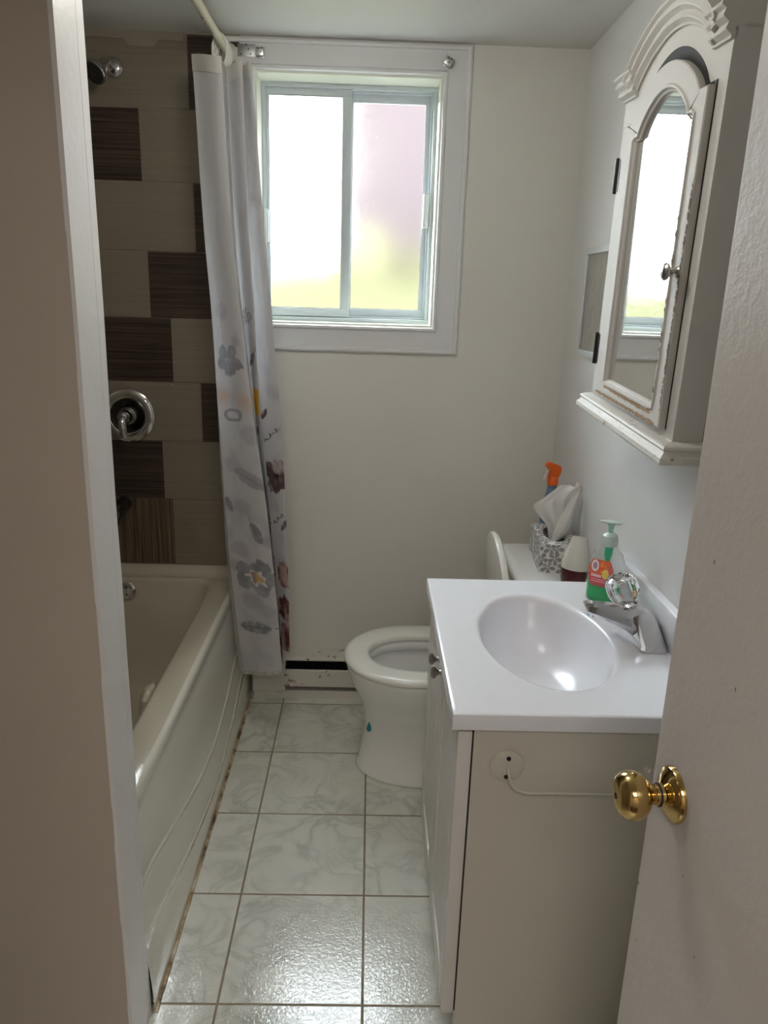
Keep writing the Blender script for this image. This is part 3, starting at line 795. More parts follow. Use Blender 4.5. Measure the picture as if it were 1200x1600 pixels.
def vdoor(y0, y1, ky):
    """shaker-edge door with beaded centre panel, facing -x"""
    bm = bmesh.new(); z0, z1 = .095, VT-.012
    bw = .055
    box(bm, (VF, y0, z0), (.193, y0+bw, z1), 0, .002); box(bm, (VF, y1-bw, z0), (.193, y1, z1), 0, .002)
    box(bm, (VF, y0+bw, z0), (.193, y1-bw, z0+bw), 0, .002); box(bm, (VF, y0+bw, z1-bw), (.193, y1-bw, z1), 0, .002)
    k = 8; w = (y1-y0-2*bw)/k
    for i in range(k):
        a = y0+bw+i*w
        box(bm, (VF+.004, a+.0012, z0+bw), (.188, a+w-.0012, z1-bw), 0, .0015)
    box(bm, (VF+.008, y0+bw, z0+bw), (.190, y1-bw, z1-bw))
    d = world(obj('door', bm, M_thermo, ang=30), van)
    bm = L([(0, .026), (.006, .0255), (.0115, .023), (.0135, .0195), (.0125, .017), (.006, .012), (.0045, .008), (.006, .003), (.0075, 0)], 28, aim((VF, ky, .725-.005*0), (-1, 0, 0)))
    kn = obj('knob', bm, M_nickel); kn.parent = d; bpy.context.view_layer.update(); kn.matrix_parent_inverse = d.matrix_world.inverted()
    return d
KZ = .735
# doors hinge on the outer sides, knobs meet near the middle top
def mk(y0, y1, ky):
    d = vdoor(y0, y1, ky)
    d.children[0].data.transform(Matrix.Translation((0, 0, -.04)))
mk(VY0+.002, mid-.0015, mid-.030); mk(mid+.0015, VY1-.002, mid+.030)

# toilet paper holder on the vanity side
tp = thing('toilet_paper_holder', 'empty white wire toilet paper holder screwed to the vanity side', 'toilet paper holder', (.2565, VY0, .6555))
world(obj('mounting_disc', L([(0, .006), (.010, .0075), (.024, .006), (.030, .003), (.031, 0)], 40, aim((.2565, VY0, .6555), (0, -1, 0))), new_mat('white_enamel', (.60, .585, .51), .35)), tp)
for dx_, dz_ in ((.001, .018), (-.001, -.018)): world(obj('screw', L([(0, .0085), (.0038, .0085), (.0042, .004)], 16, aim((.2565+dx_, VY0, .6555+dz_), (0, -1, 0))), M_black), tp)
pts = spline([(.2565, VY0-.004, .660), (.2570, VY0-.018, .654), (.2600, VY0-.026, .640), (.270, VY0-.029, .628), (.286, VY0-.030, .6225), (.31, VY0-.030, .622), (.36, VY0-.030, .622), (.45, VY0-.030, .622), (.53, VY0-.030, .622), (.55, VY0-.030, .622)], 8)
world(obj('wire_arm', T(pts, .0026, 12), bpy.data.materials['white_enamel']), tp)

# ------------------------------------------------------------------ vanity top with integral bowl
CX0, CX1, CY0, CY1, CT = .155, XR-.001, 1.144, 1.790, .7617
vt = thing('bathroom_sink', 'white cultured marble sink top with moulded oval basin on the vanity', 'sink', (.4, 1.467, VT))
SC = Vector((.380, 1.462)); SA, SB = .136, .226
bm = bmesh.new(); n_ = 96
def rect_pt(t):
    c, s = math.cos(t), math.sin(t)
    hx, hy = (CX1-CX0)/2, (CY1-CY0)/2; mx_, my_ = (CX0+CX1)/2, (CY0+CY1)/2
    dx, dy = c*.5, s
    ox, oy = SC.x-mx_, SC.y-my_
    ts = []
    if abs(dx) > 1e-9: ts.append(((hx if dx > 0 else -hx)-ox)/dx)
    if abs(dy) > 1e-9: ts.append(((hy if dy > 0 else -hy)-oy)/dy)
    k = min(ts); return (SC.x+dx*k, SC.y+dy*k)
angs = [2*math.pi*i/n_ for i in range(n_)]
rp = [rect_pt(a) for a in angs]
for cxx, cyy in ((CX0, CY0), (CX1, CY0), (CX1, CY1), (CX0, CY1)):   # snap true corners
    i = min(range(n_), key=lambda i: (rp[i][0]-cxx)**2+(rp[i][1]-cyy)**2); rp[i] = (cxx, cyy)
def inset(p, d): return (min(max(p[0], CX0+d), CX1), min(max(p[1], CY0+d), CY1-d))
def ell(f, z, dx=0): return [Vector((SC.x+dx+SA*f*math.cos(a), SC.y+SB*f*math.sin(a), z)) for a in angs]
rings = [[Vector((*inset(p, 0), CT-.030)) for p in rp], [Vector((*inset(p, 0), CT-.004)) for p in rp], [Vector((*inset(p, .0012), CT-.0012)) for p in rp], [Vector((*inset(p, .004), CT)) for p in rp], [Vector((*inset(p, .007), CT)) for p in rp], ell(1.09, CT),
         ell(1.06, CT), ell(1.03, CT-.0005), ell(1.0, CT-.0025), ell(.975, CT-.008), ell(.95, CT-.018), ell(.92, CT-.036), ell(.88, CT-.060), ell(.81, CT-.086), ell(.70, CT-.108), ell(.55, CT-.124), ell(.38, CT-.133), ell(.2, CT-.137), ell(.08, CT-.1385)]
loft(bm, rings, cap0=False, cap1=True)
world(obj('basin_top', bm, M_counter, ang=40), vt)
world(obj('drain', L([(0, .001), (.010, .001), (.0125, .0035), (.0215, .0045), (.0225, .001), (.0225, 0)], 32, Matrix.Translation((SC.x, SC.y, CT-.1405))), M_chrome), vt)
bm = bmesh.new(); box(bm, (XR-.021, CY0, CT-.002), (XR-.0005, CY1, .845), 0, .0035, 3); world(obj('backsplash', bm, M_counter), vt)

# ------------------------------------------------------------------ faucet
FX, FYc = .588, 1.467
fa = thing('faucet', 'chrome single-handle faucet with clear acrylic knob on the sink top', 'faucet', (FX, FYc, CT))
bm = bmesh.new()
def hexring(x0, x1, y0, y1, ch, z):   # rectangle with clipped corners
    return [Vector(p) for p in ((x0+ch, y0, z), (x1-ch, y0, z), (x1, y0+ch, z), (x1, y1-ch, z), (x1-ch, y1, z), (x0+ch, y1, z), (x0, y1-ch, z), (x0, y0+ch, z))]
loft(bm, [hexring(.560, .616, FYc-.080, FYc+.080, .006, CT), hexring(.560, .616, FYc-.080, FYc+.080, .006, CT+.006), hexring(.563, .613, FYc-.076, FYc+.076, .006, CT+.012),
          hexring(.560, .608, FYc-.036, FYc+.036, .006, CT+.042), hexring(.556, .602, FYc-.026, FYc+.026, .006, CT+.055), hexring(.562, .598, FYc-.018, FYc+.018, .006, CT+.060)])
world(obj('body', bm, M_chrome, ang=28), fa)
bm = bmesh.new()
def sec(x, zc, hw, hh, sl=0):  # rectangular section with chamfers, normal to x
    return [Vector((x+sl*q, FYc+a*hw, zc+q*hh)) for a, q in ((-1, -.55), (-.7, -1), (.7, -1), (1, -.55), (.86, .55), (.55, 1), (-.55, 1), (-.86, .55))]
loft(bm, [sec(.606, CT+.026, .024, .026), sec(.580, CT+.034, .027, .032), sec(.555, CT+.043, .0250, .0270), sec(.525, CT+.053, .0210, .0200), sec(.490, CT+.062, .0175, .0145), sec(.466, CT+.067, .0155, .0110, -.002), sec(.461, CT+.0665, .0135, .0085, -.003)])
world(obj('spout', bm, M_chrome, ang=28), fa)
world(obj('aerator', L([(0, 0), (.0085, 0), (.0095, .002), (.0095, .014), (0, .014)], 24, Matrix.Translation((.477, FYc, CT+.046))), M_chrome), fa)
kax = Vector((-.42, 0, .91)).normalized(); k0 = Vector((.556, FYc, CT+.063))
world(obj('stem', L([(.0135, -.012), (.0135, .006), (.021, .009), (.0225, .012), (.021, .015), (.010, .017), (.009, .028), (0, .028)], 32, aim(k0, kax)), M_chrome), fa)
# acrylic knob: fluted ball
bm = bmesh.new(); KM = aim(k0+kax*.020, kax) @ Matrix.Scale(1.2, 4)
prof = [(0, .000), (.014, .000), (.0195, .004), (.0265, .013), (.0285, .022), (.0285, .032), (.0265, .041), (.0205, .0475), (.012, .0505), (.011, .0485), (0, .0485)]
sg = 54; rg = []
for r, z in prof:
    ring = []
    for i in range(sg):
        a = 2*math.pi*i/sg; fl = 1 - (.13*(1-abs(math.cos(a*4.5))) if .006 < z < .046 else 0)
        ring.append(KM @ Vector((max(r, .0004)*fl*math.cos(a), max(r, .0004)*fl*math.sin(a), z)))
    rg.append(ring)
loft(bm, rg)
M_acr = new_mat('clear_acrylic', (.97, .98, 1.), .02, Transmission_Weight=1., IOR=1.47)
kb2 = world(obj('acrylic_knob', bm, M_acr, ang=12), fa)
bm = L([(.0, 0), (.009, 0), (.009, .020), (.006, .030), (.0, .030)], 12, aim(k0+kax*.026, kax)); world(obj('knob_core', bm, M_chrome), fa)
world(obj('knob_cap', L([(0, .0015), (.0095, .0015), (.0105, 0)], 24, aim(k0+kax*.0785, kax)), M_chrome), fa)
# ------------------------------------------------------------------ soap bottle
SX, SY = .566, 1.672
so = thing('soap_dispenser', 'clear pump soap bottle with green liquid on the sink top', 'soap bottle', (SX, SY, CT), (0, 0, R(-34)))
def soapring(f, z, n=40): return [Vector((.0420*f*math.copysign(abs(math.cos(t))**.9, math.cos(t)), .0290*(f*.8+.2 if f > .5 else f*1.2)*math.copysign(abs(math.sin(t))**.9, math.sin(t)), z)) for t in [2*math.pi*i/n for i in range(n)]]
body = [(.90, 0), (.97, .003), (1.0, .010), (1.0, .060), (.97, .085), (.90, .104), (.78, .118), (.55, .128), (.36, .134), (.34, .142)]
bm = bmesh.new(); loft(bm, [soapring(f, z) for f, z in body], cap1=False)
M_clear = new_mat('clear_bottle', (.93, .97, .96), .06, IOR=1.04, Transmission_Weight=1., Coat_Weight=.6)
obj('bottle', bm, M_clear, so, ang=60)
bm = bmesh.new(); loft(bm, [soapring(f*.955, z+.002) for f, z in [(.90, 0), (.97, .003), (1, .010), (1, .045)]])
obj('liquid', bm, new_mat('green_soap', (.0, .52, .13), .05, Transmission_Weight=.55, IOR=1.33), so, ang=60)
M_pump = new_mat('mint_pump', (.45, .82, .68), .2, Transmission_Weight=.35)
M_cap = new_mat('clear_cap', (.80, .90, .87), .2, Transmission_Weight=.45)
obj('collar', L([(.0, .136), (.0185, .136), (.0190, .139), (.0185, .1405), (.0192, .143), (.0185, .1455), (.0190, .149), (.0178, .153), (.0165, .160), (.011, .165), (.008, .167), (0, .167)], 32), M_cap, so)
bm = L([(0, .160), (.0055, .160), (.0050, .172), (.0062, .1735), (.0050, .176), (.0062, .178), (.0052, .180), (.009, .187), (.014, .1915), (0, .1915)], 24)
obj('pump_stem', bm, M_pump, so)
bm = bmesh.new()
loft(bm, [[Vector((.0235*f*math.cos(t)-(.004 if math.cos(t) < 0 else 0)*f, .014*f*math.sin(t), z)) for t in [2*math.pi*i/32 for i in range(32)]] for f, z in ((.4, .188), (.9, .1905), (1, .1925), (.9, .1945), (.3, .1955))])
obj('pump_top', bm, M_cap, so)
bm = L([(0, .098), (.006, .098), (.007, .104), (.0095, .112), (.0095, .130), (.011, .136), (0, .136)], 20); tube(bm, [(0, 0, .008), (.002, 0, .05), (0, 0, .10)], .0026, 8)
obj('dip_tube', bm, new_mat('green_tube', (.05, .60, .32), .3), so)
# printed front label: painted per vertex (orange fruit, lemon disc, red band)
def labelmesh():
    me = bpy.data.meshes.new('label'); nx, nz2 = 60, 90; vs, fs, cs = [], [], []
    for j in range(nz2+1):
        z = .040+.066*j/nz2
        for i in range(nx+1):
            u = -1+2*i/nx
            k = math.sqrt(max(0, 1-((j/nz2-.5)*2)**2*.55))
            x = .029*u*k
            fr = min(1, abs(x)/.0400); y = -(.0292)*math.sqrt(max(0, 1-fr**2.2)) - .0006
            if z > .085: y *= 1-(z-.085)*2.2
            vs.append((x, y, z))
            U, W = x/.029, (z-.040)/.066
            c = (.62, .05, .07) if W < .45 else (.85, .18, .05)
            c = lerp3(c, (.75, .10, .10), .5+.5*noise.noise(Vector((U*3, W*4, 0))))
            if (U-.25)**2+((W-.70)*1.15)**2 < .11: c = (.85, .13, .02) if noise.noise(Vector((U*8, W*8, 3))) < .1 else (.92, .34, .06)
            if (U-.42)**2*1.0+((W-.50)*1.4)**2 < .062: c = (.90, .80, .22)
            if (U-.42)**2*1.0+((W-.50)*1.4)**2 < .040: c = (.92, .60, .05) if abs(math.sin(4*math.atan2((W-.5)*1.4, U-.42))) > .3 else (.93, .83, .3)
            if (U+.45)**2+((W-.76)*1.5)**2 < .10: c = (.85, .85, .88)
            if (U+.45)**2+((W-.76)*1.5)**2 < .035: c = (.5, .25, .35)
            if U < .1 and U > -.75 and abs(W-.40) < .045 and abs(math.sin(U*26)) > .45: c = (.92, .80, .78)
            if U < .45 and U > -.7 and (abs(W-.27) < .018 or abs(W-.19) < .014) and abs(math.sin(U*41)) > .5: c = (.88, .66, .66)
            if W < .10: c = (.35, .12, .09)
            cs.append((*c, 1))
    for j in range(nz2):
        for i in range(nx): a = j*(nx+1)+i; fs.append((a, a+1, a+nx+2, a+nx+1))
    me.from_pydata(vs, [], fs); me.update()
    ca = me.color_attributes.new('print', 'FLOAT_COLOR', 'POINT')
    for i, c in enumerate(cs): ca.data[i].color = c
    for p in me.polygons: p.use_smooth = True
    m = new_mat('printed_label', rough=.3); n = NT(m); at = n.node('ShaderNodeAttribute'); at.attribute_name = 'print'; n.color(at.outputs['Color'])
    me.materials.append(m); o = bpy.data.objects.new('label', me); C.objects.link(o); return o
lb = labelmesh(); lb.parent = so; lb.location = (-.006, 0, 0)

def stretch(o, k, q):
    o.data.transform(Matrix.Diagonal((k, k, q, 1)))
# ------------------------------------------------------------------ on the tank: air freshener, tissue box, spray bottle
TZ = .680
af = thing('air_freshener', 'white and maroon cone air freshener on the toilet tank beside the tissue box', 'air freshener', (.579, 1.974, TZ), (0, 0, R(20)))
obj('base', L([(0, 0), (.026, 0), (.0335, .006), (.0372, .026), (.0375, .048), (.036, .058), (0, .058)], 40, sy=.8), new_mat('maroon_gel', (.075, .012, .014), .15, Coat_Weight=.5), af)
bm = bmesh.new(); rg = []
for f, z in ((.0370, .052), (.0374, .057), (.0368, .070), (.0340, .086), (.0295, .103), (.0240, .121), (.0205, .134), (.0200, .141)):
    ring = []
    for i in range(40):
        t = 2*math.pi*i/40
        zz = z + (.007*math.cos(t*2+.6) - .010 if z < .055 else 0) + (.005*math.cos(t+2.4) if z > .137 else 0)
        ring.append(Vector((f*math.cos(t)+.004*(z/.12)**2, f*.8*math.sin(t), zz)))
    rg.append(ring)
loft(bm, rg, cap0=False, cap1=True)
obj('cover', bm, new_mat('freshener_shell', (.74, .72, .66), .35), af, ang=50)

for ch in af.children: stretch(ch, 1.05, 1.0)
tb = thing('tissue_box', 'grey floral tissue box with a tissue pulled up, on the toilet tank', 'tissue box', (.5655, 2.172, TZ), (0, 0, R(-4.5)))
def floral():
    """grey leaf and petal print, painted per vertex on a fine box"""
    me = bpy.data.meshes.new('carton'); vs, fs, cs = [], [], []
    hx, hy, hz = .055, .108, .086
    def pc(u, v, k):
        # petals arranged round scattered centres
        best = 9; c = (.70, .69, .66)
        gx, gy = math.floor(u/.036), math.floor(v/.036)
        for ix in (-1, 0, 1):
            for iy in (-1, 0, 1):
                rx = noise.cell_vector(Vector((gx+ix+.5, gy+iy+.5, k*7.3+.5)))
                cx_, cy_ = (gx+ix+rx.x)*.036, (gy+iy+rx.y)*.036
                dx, dy = u-cx_, v-cy_; d = math.hypot(dx, dy)
                if d < best: best, bx_, by_ = d, dx, dy
        a = math.atan2(by_, bx_); p = abs(math.cos(a*2.5+.4))
        if .0022 < best < .0225*(.30+.70*p) and p > .42: c = (.26, .255, .255) if noise.noise(Vector((u*60, v*60, k))) < .25 else (.33, .32, .32)
        return c
    def face(o, du, dv, nu, nv, k, hole=False):
        b = len(vs); o, du, dv = Vector(o), Vector(du), Vector(dv)
        for j in range(nv+1):
            for i in range(nu+1):
                p = o+du*(i/nu)+dv*(j/nv); vs.append(tuple(p)); cs.append((*pc(i/nu*du.length, j/nv*dv.length, k), 1))
        for j in range(nv):
            for i in range(nu):
                if hole:
                    cu, cv = (i+.5)/nu-.5, (j+.5)/nv-.5
                    if (cu/.30)**2+(cv/.34)**2 < 1: continue
                a = b+j*(nu+1)+i; fs.append((a, a+1, a+nu+2, a+nu+1))
    r = 900
    face((-hx, -hy, 0), (2*hx, 0, 0), (0, 0, hz), 100, 80, 1)
    face((-hx, hy, 0), (0, -2*hy, 0), (0, 0, hz), 190, 80, 2)
    face((hx, -hy, 0), (0, 2*hy, 0), (0, 0, hz), 20, 10, 3); face((hx, hy, 0), (-2*hx, 0, 0), (0, 0, hz), 20, 10, 4)
    face((-hx, -hy, hz), (2*hx, 0, 0), (0, 2*hy, 0), 100, 190, 5, True)
    face((-hx, -hy, 0), (0, 2*hy, 0), (2*hx, 0, 0), 4, 4, 6)
    me.from_pydata(vs, [], fs); me.update()
    ca = me.color_attributes.new('print', 'FLOAT_COLOR', 'POINT')
    for i, c in enumerate(cs): ca.data[i].color = c
    m = new_mat('printed_carton', rough=.55); n = NT(m); at = n.node('ShaderNodeAttribute'); at.attribute_name = 'print'; n.color(at.outputs['Color'])
    me.materials.append(m); o = bpy.data.objects.new('carton', me); C.objects.link(o); return o
cb_ = floral(); cb_.parent = tb
M_tis = new_mat('tissue_paper', (.80, .79, .77), .85); n = NT(M_tis)
tr = n.node('ShaderNodeBsdfTranslucent'); tr.inputs['Color'].default_value = (.8, .79, .77, 1)
mx = n.node('ShaderNodeMixShader'); mx.inputs[0].default_value = .25; n.link(n.b.outputs[0], mx.inputs[1]); n.link(tr.outputs[0], mx.inputs[2]); n.link(mx.outputs[0], n.n['Material Output'].inputs[0])
# tissue: three crumpled leaves rising out of the slot
def leaf(name, left, right, depth, n=30, m=16, th=.0):
    """left / right: outline points (x, z) from bottom to top; depth(u, v) gives y"""
    bm = bmesh.new(); Lp = spline([(a, 0, b) for a, b in left], 10); Rp = spline([(a, 0, b) for a, b in right], 10)
    G = []
    for j in range(n+1):
        v = j/n; a = Lp[min(len(Lp)-1, round(v*(len(Lp)-1)))]; b = Rp[min(len(Rp)-1, round(v*(len(Rp)-1)))]
        G.append([bm.verts.new((a.x+(b.x-a.x)*i/m, depth(i/m, v), a.z+(b.z-a.z)*i/m)) for i in range(m+1)])
    for j in range(n):
        for i in range(m): bm.faces.new((G[j][i], G[j][i+1], G[j+1][i+1], G[j+1][i]))
    return obj(name, bm, M_tis, tb, ang=80)
sn = math.sin
leaf('tissue', [(-.016, .068), (-.020, .090), (-.026, .112), (-.050, .140), (-.0697, .171), (-.045, .193), (-.022, .214), (.004, .2395)],
     [(.010, .066), (.018, .100), (.030, .150), (.040, .180), (.050, .205), (.058, .225), (.064, .236), (.070, .2385)],
     lambda u, v: -.004 + .016*sn(u*5.2+.8)*(.5+.5*v) + .006*sn(u*13+v*3) - .012*(1-u)*v)
leaf('tissue_back', [(.018, .066), (.024, .110), (.040, .170), (.055, .238)], [(.052, .066), (.058, .120), (.064, .180), (.070, .238)],
     lambda u, v: .022 + .012*v + .005*sn(u*7))
leaf('tissue_fold', [(-.0154, .066), (-.0085, .100), (.004, .135), (.0142, .160), (.030, .190), (.044, .215), (.0505, .238)],
     [(-.0005, .066), (.022, .088), (.036, .112), (.045, .145), (.052, .172), (.060, .200), (.068, .238)],
     lambda u, v: -.032 - .012*sn(math.pi*u) + .022*v + (.0015*sn(v*95) if .45 < v < .62 else 0))
sb = thing('spray_bottle', 'orange-headed blue spray bottle behind the tissue box on the tank', 'spray bottle', (.580, 2.310, TZ), (0, 0, R(10)))
bm = bmesh.new()
loft(bm, [superell(0, 0, .030*f, .022*f, 32, 2.6, z) for f, z in ((.94, 0), (1, .005), (1, .11), (.93, .14), (.72, .165), (.52, .185), (.47, .20), (.46, .215))])
obj('bottle', bm, new_mat('blue_plastic', (.16, .28, .42), .3), sb, ang=60)
bm = bmesh.new()
loft(bm, [superell(0, 0, .0165, .0165, 24, 2.2, .205), superell(0, 0, .017, .0165, 24, 2.2, .222), superell(.001, 0, .013, .012, 24, 2.2, .232)])
ol_ = [(-.016, .228), (.014, .228), (.020, .240), (.023, .256), (.018, .266), (.002, .272), (-.016, .278), (-.026, .274), (-.027, .262), (-.019, .258), (-.012, .250), (-.014, .240)]
prism(bm, ol_, 1, -.009, .009)
obj('spray_head', bm, new_mat('orange_plastic', (.80, .13, .01), .3), sb, ang=40)
bm = bmesh.new(); prism(bm, [(-.016, .256), (-.021, .256), (-.026, .238), (-.031, .222), (-.026, .222), (-.019, .240)], 1, -.006, .006)
obj('trigger', bm, new_mat('pale_trigger', (.7, .55, .5), .4), sb, ang=40)

# ------------------------------------------------------------------ framed picture
pf = thing('picture_frame', 'small silver-framed botanical print on the right wall behind the cabinet', 'picture', (XR, 2.225, 1.43))
y0, y1, z0, z1 = -.115, .115, -.150, .150
fy0, fy1 = 2.105, 2.352; fz0, fz1 = 1.285, 1.590
bm = bmesh.new()
w = .018
for a, b in (((XR-.014, fy0, fz0), (XR-.0005, fy1, fz0+w)), ((XR-.014, fy0, fz1-w), (XR-.0005, fy1, fz1)), ((XR-.014, fy0, fz0+w), (XR-.0005, fy0+w, fz1-w)), ((XR-.014, fy1-w, fz0+w), (XR-.0005, fy1, fz1-w))): box(bm, a, b, 0, .001)
world(obj('frame', bm, new_mat('pale_frame', (.62, .65, .66), .35)), pf)
mp = new_mat('botanical_print', rough=.5); n = NT(mp); v = n.coord((1, 1, .3))
f = n.ramp(n.noise(v, 55, 3, .6, 1.5), [(.50, (0,0,0)), (.60, (1,1,1))])
n.color(n.mix(n.math('MULTIPLY', f, .7), (.42, .40, .34), (.24, .17, .09)))
world(obj('print', B((XR-.007, fy0+w, fz0+w), (XR-.005, fy1-w, fz1-w)), mp, smooth=False), pf)
bm = B((XR-.010, fy0+w, fz0+w), (XR-.009, fy1-w, fz1-w)); gm = new_mat('picture_glass', (1, 1, 1), .03, Transmission_Weight=1., IOR=1.4); world(obj('glass', bm, gm, smooth=False), pf)

# ------------------------------------------------------------------ medicine cabinet
mc_ = thing('medicine_cabinet', 'white arched medicine cabinet with mirrored door and peeling paint on the right wall', 'cabinet', (0, 1.52, 1.19), (R(2.5), 0, 0))
def peel(name, amt):
    m = new_mat(name, (.64, .625, .58), .55, Specular_IOR_Level=.35); n = NT(m); v = n.coord()
    f = n.ramp(n.noise(v, 26, 4, .65), [(amt, (0,0,0)), (amt+.02, (1,1,1))])
    cr = n.ramp(n.math('ABSOLUTE', n.math('SUBTRACT', n.noise(n.coord((1, .25, 2)), 30, 3, .6), .5)), [(0, (1,1,1)), (.006, (0,0,0))])
    c = n.mix(f, (.66, .645, .60), (.34, .25, .17))
    c = n.mix(n.math('MULTIPLY', cr, .55), c, (.14, .10, .07)); n.color(c); n.bump(n.noise(v, 70, 3), .15, .002); return m
M_cab = paint('cabinet_paint', (.62, .605, .575), .62, .10, 50)
M_cab.node_tree.nodes['Principled BSDF'].inputs['Specular IOR Level'].default_value = .3
M_peel = peel('peeling_paint', .66); M_peel2 = peel('cracked_paint', .72)
BY0, BY1 = -.240, .262; XF = .520
def arch(y, c, hw, rise, base, flat=0):
    t = (y-c)/hw
    if abs(t) >= 1: return base
    return base + rise*(math.cos(math.pi*t/2)**.72)
cc = .005
# carcass (box) and face board with arched top
XB = XR-.001
bm = bmesh.new(); box(bm, (XF+.012, BY0+.003, .030), (XB+.004, BY1-.003, .64)); box(bm, (XF+.0155, BY0+.0005, .030), (XB+.004, BY0+.016, .66)); box(bm, (XF+.001, BY0+.0005, .655), (XB+.004, BY0+.075, .80)); obj('carcass', bm, M_cab, mc_, smooth=False)
bm = bmesh.new()
ys_ = [BY0 + (BY1-BY0)*i/80 for i in range(81)]
HW = .185
outer = [(BY0, .030)] + [(BY1, .030)] + [(y, arch(y, cc, HW, .070, .655)) for y in ys_[::-1]]
prism(bm, outer, 0, XF, XF+.016)
for f in bm.faces: pass
obj('face_board', bm, M_cab, mc_, ang=20)
bm = bmesh.new(); prism(bm, [(y, arch(y, cc, HW, .070, .655)-.012) for y in ys_] + [(BY1, .62), (BY0, .62)], 0, XF+.016, XB+.003); box(bm, (XF+.018, BY0+.003, .63), (XB+.003, -.02, .742));  obj('top_hood', bm, M_cab, mc_, ang=20)
# panel seam on the near side
bm = bmesh.new(); box(bm, (XF+.052, BY0-.0002, .034), (XF+.0532, BY0+.003, .636)); obj('seam', bm, new_mat('seam_brown', (.10, .085, .06), .8), mc_, smooth=False)
# crown moulding: three stepped ogee strips following the arch
def moulding(name, prof, mat):
    """prof: (projection from face, height offset); two straight end pieces and the arched run between them"""
    bm = bmesh.new(); zb = .640
    def run(pts):
        rings = []
        for y, z, nv in pts: rings.append([Vector((XF-pj, y, z)) + nv*h for pj, h in prof] + [Vector((XF+.004, y, z)) + nv*prof[-1][1], Vector((XF+.004, y, z))])
        loft(bm, rings)
    up = Vector((0, 0, 1))
    run([(BY0, zb, up), (cc-HW+.006, zb, up)])
    # far end turns the corner back to the wall
    run([(cc+HW-.006, zb, up), (BY1, zb, up)])
    V = [[bm.verts.new(p) for p in q] for q in ([(XF-pj, BY1, zb+h) for pj, h in prof], [(XF-pj, BY1+pj, zb+h) for pj, h in prof], [(XB+.003, BY1+pj, zb+h) for pj, h in prof])]
    for A, D in zip(V, V[1:]):
        for k in range(len(prof)-1): bm.faces.new((A[k], A[k+1], D[k+1], D[k]))
    pts = []
    for q in range(81):
        t = -1+2*q/80; t = math.copysign(abs(t)**.8, t); y = cc+t*HW*.998
        z = zb + .070*max(0, math.cos(math.pi*t/2))**.72
        dz = (arch(y+.002, cc, HW, .070, 0)-arch(y-.002, cc, HW, .070, 0))/.004
        dz = max(-1.1, min(1.1, dz)); pts.append((y, z, Vector((0, -dz, 1)).normalized()))
    run(pts)
    return obj(name, bm, mat, mc_, ang=25)
crown = [(0, 0), (.005, 0), (.006, .002), (.005, .004), (.0135, .0105), (.0145, .013), (.0115, .021), (.0200, .0275), (.0210, .030), (.0180, .038), (.0245, .042), (.0255, .044), (.0245, .047), (.002, .0475)]
moulding('crown_moulding', crown, M_cab)
# base moulding
bm = bmesh.new()
bp = [(0, .036), (.012, .034), (.020, .030), (.022, .026), (.019, .022), (.022, .017), (.027, .012), (.028, .004), (.026, 0), (0, 0)]
corner = [(XB+.003, BY0, 0, -1), (XF, BY0, -1, -1), (XF, BY1, -1, 1), (XB+.003, BY1, 0, 1)]
V = [[bm.verts.new((x+sx*pj, y+sy*pj, z)) for pj, z in bp] for x, y, sx, sy in corner]
for A, D in zip(V, V[1:]):
    for k in range(len(bp)-1): bm.faces.new((A[k], A[k+1], D[k+1], D[k]))
bm.faces.new([V[0][-1], V[1][-1], V[2][-1], V[3][-1]]); bm.faces.new([V[0][0], V[1][0], V[2][0], V[3][0]])
obj('base_moulding', bm, M_peel, mc_, ang=25)
# door: arched slab with an arched mirror opening
DY0, DY1 = -.203, .215; DZ0 = .050; XD = .506
def darch(y): 
    return arch(y, .0, .165, .072, .587)
def march(y):
    return arch(y, -.014, .120, .060, .550)
MY0, MY1, MZ0 = -.158, .130, .085
def outline(f, a, b, z0, n=60, nb=20, ns=30):
    pts = [(a+(b-a)*i/nb, z0) for i in range(nb)]
    pts += [(b, z0+(f(b)-z0)*i/ns) for i in range(ns)]
    pts += [(b+(a-b)*i/n, f(b+(a-b)*i/n)) for i in range(n)]
    pts += [(a, f(a)+(z0-f(a))*i/ns) for i in range(ns)]
    return pts
od = outline(darch, DY0, DY1, DZ0); im = outline(march, MY0, MY1, MZ0)
dr = None
def ringsx(o, x, ins=0, c=(-.005, .33)):
    out = []
    n = len(o)
    for k, (u, v) in enumerate(o):
        p, q = o[k-1], o[(k+1) % n]; t = Vector((q[0]-p[0], q[1]-p[1]))
        nv = Vector((-t.y, t.x)).normalized() if t.length else Vector((0, 0))
        out.append(Vector((x, u+nv.x*ins, v+nv.y*ins)))
    return out
bm = bmesh.new()
sec_ = [ringsx(od, XF-.0005), ringsx(od, XD+.002), ringsx(od, XD, .002), ringsx(im, XD, -.012), ringsx(im, XD-.003, -.010), ringsx(im, XD-.003, -.006), ringsx(im, XD+.002, -.003), ringsx(im, XD+.004, 0), ringsx(im, XD+.008, .002), ringsx(im, XF-.001, .002)]
loft(bm, sec_, cap0=False, cap1=False)
dr = obj('mirror_door', bm, M_cab, mc_, ang=25)
bm = bmesh.new(); bm.faces.new([bm.verts.new(p) for p in ringsx(im, XD+.0085, -.002)])
r_ = bmesh.ops.extrude_face_region(bm, geom=bm.faces[:]); 
for v_ in [g_ for g_ in r_['geom'] if isinstance(g_, bmesh.types.BMVert)]: v_.co.x += .003
obj('mirror', bm, new_mat('mirror_silver', (.86, .88, .87), .01, 1.), dr, smooth=False)
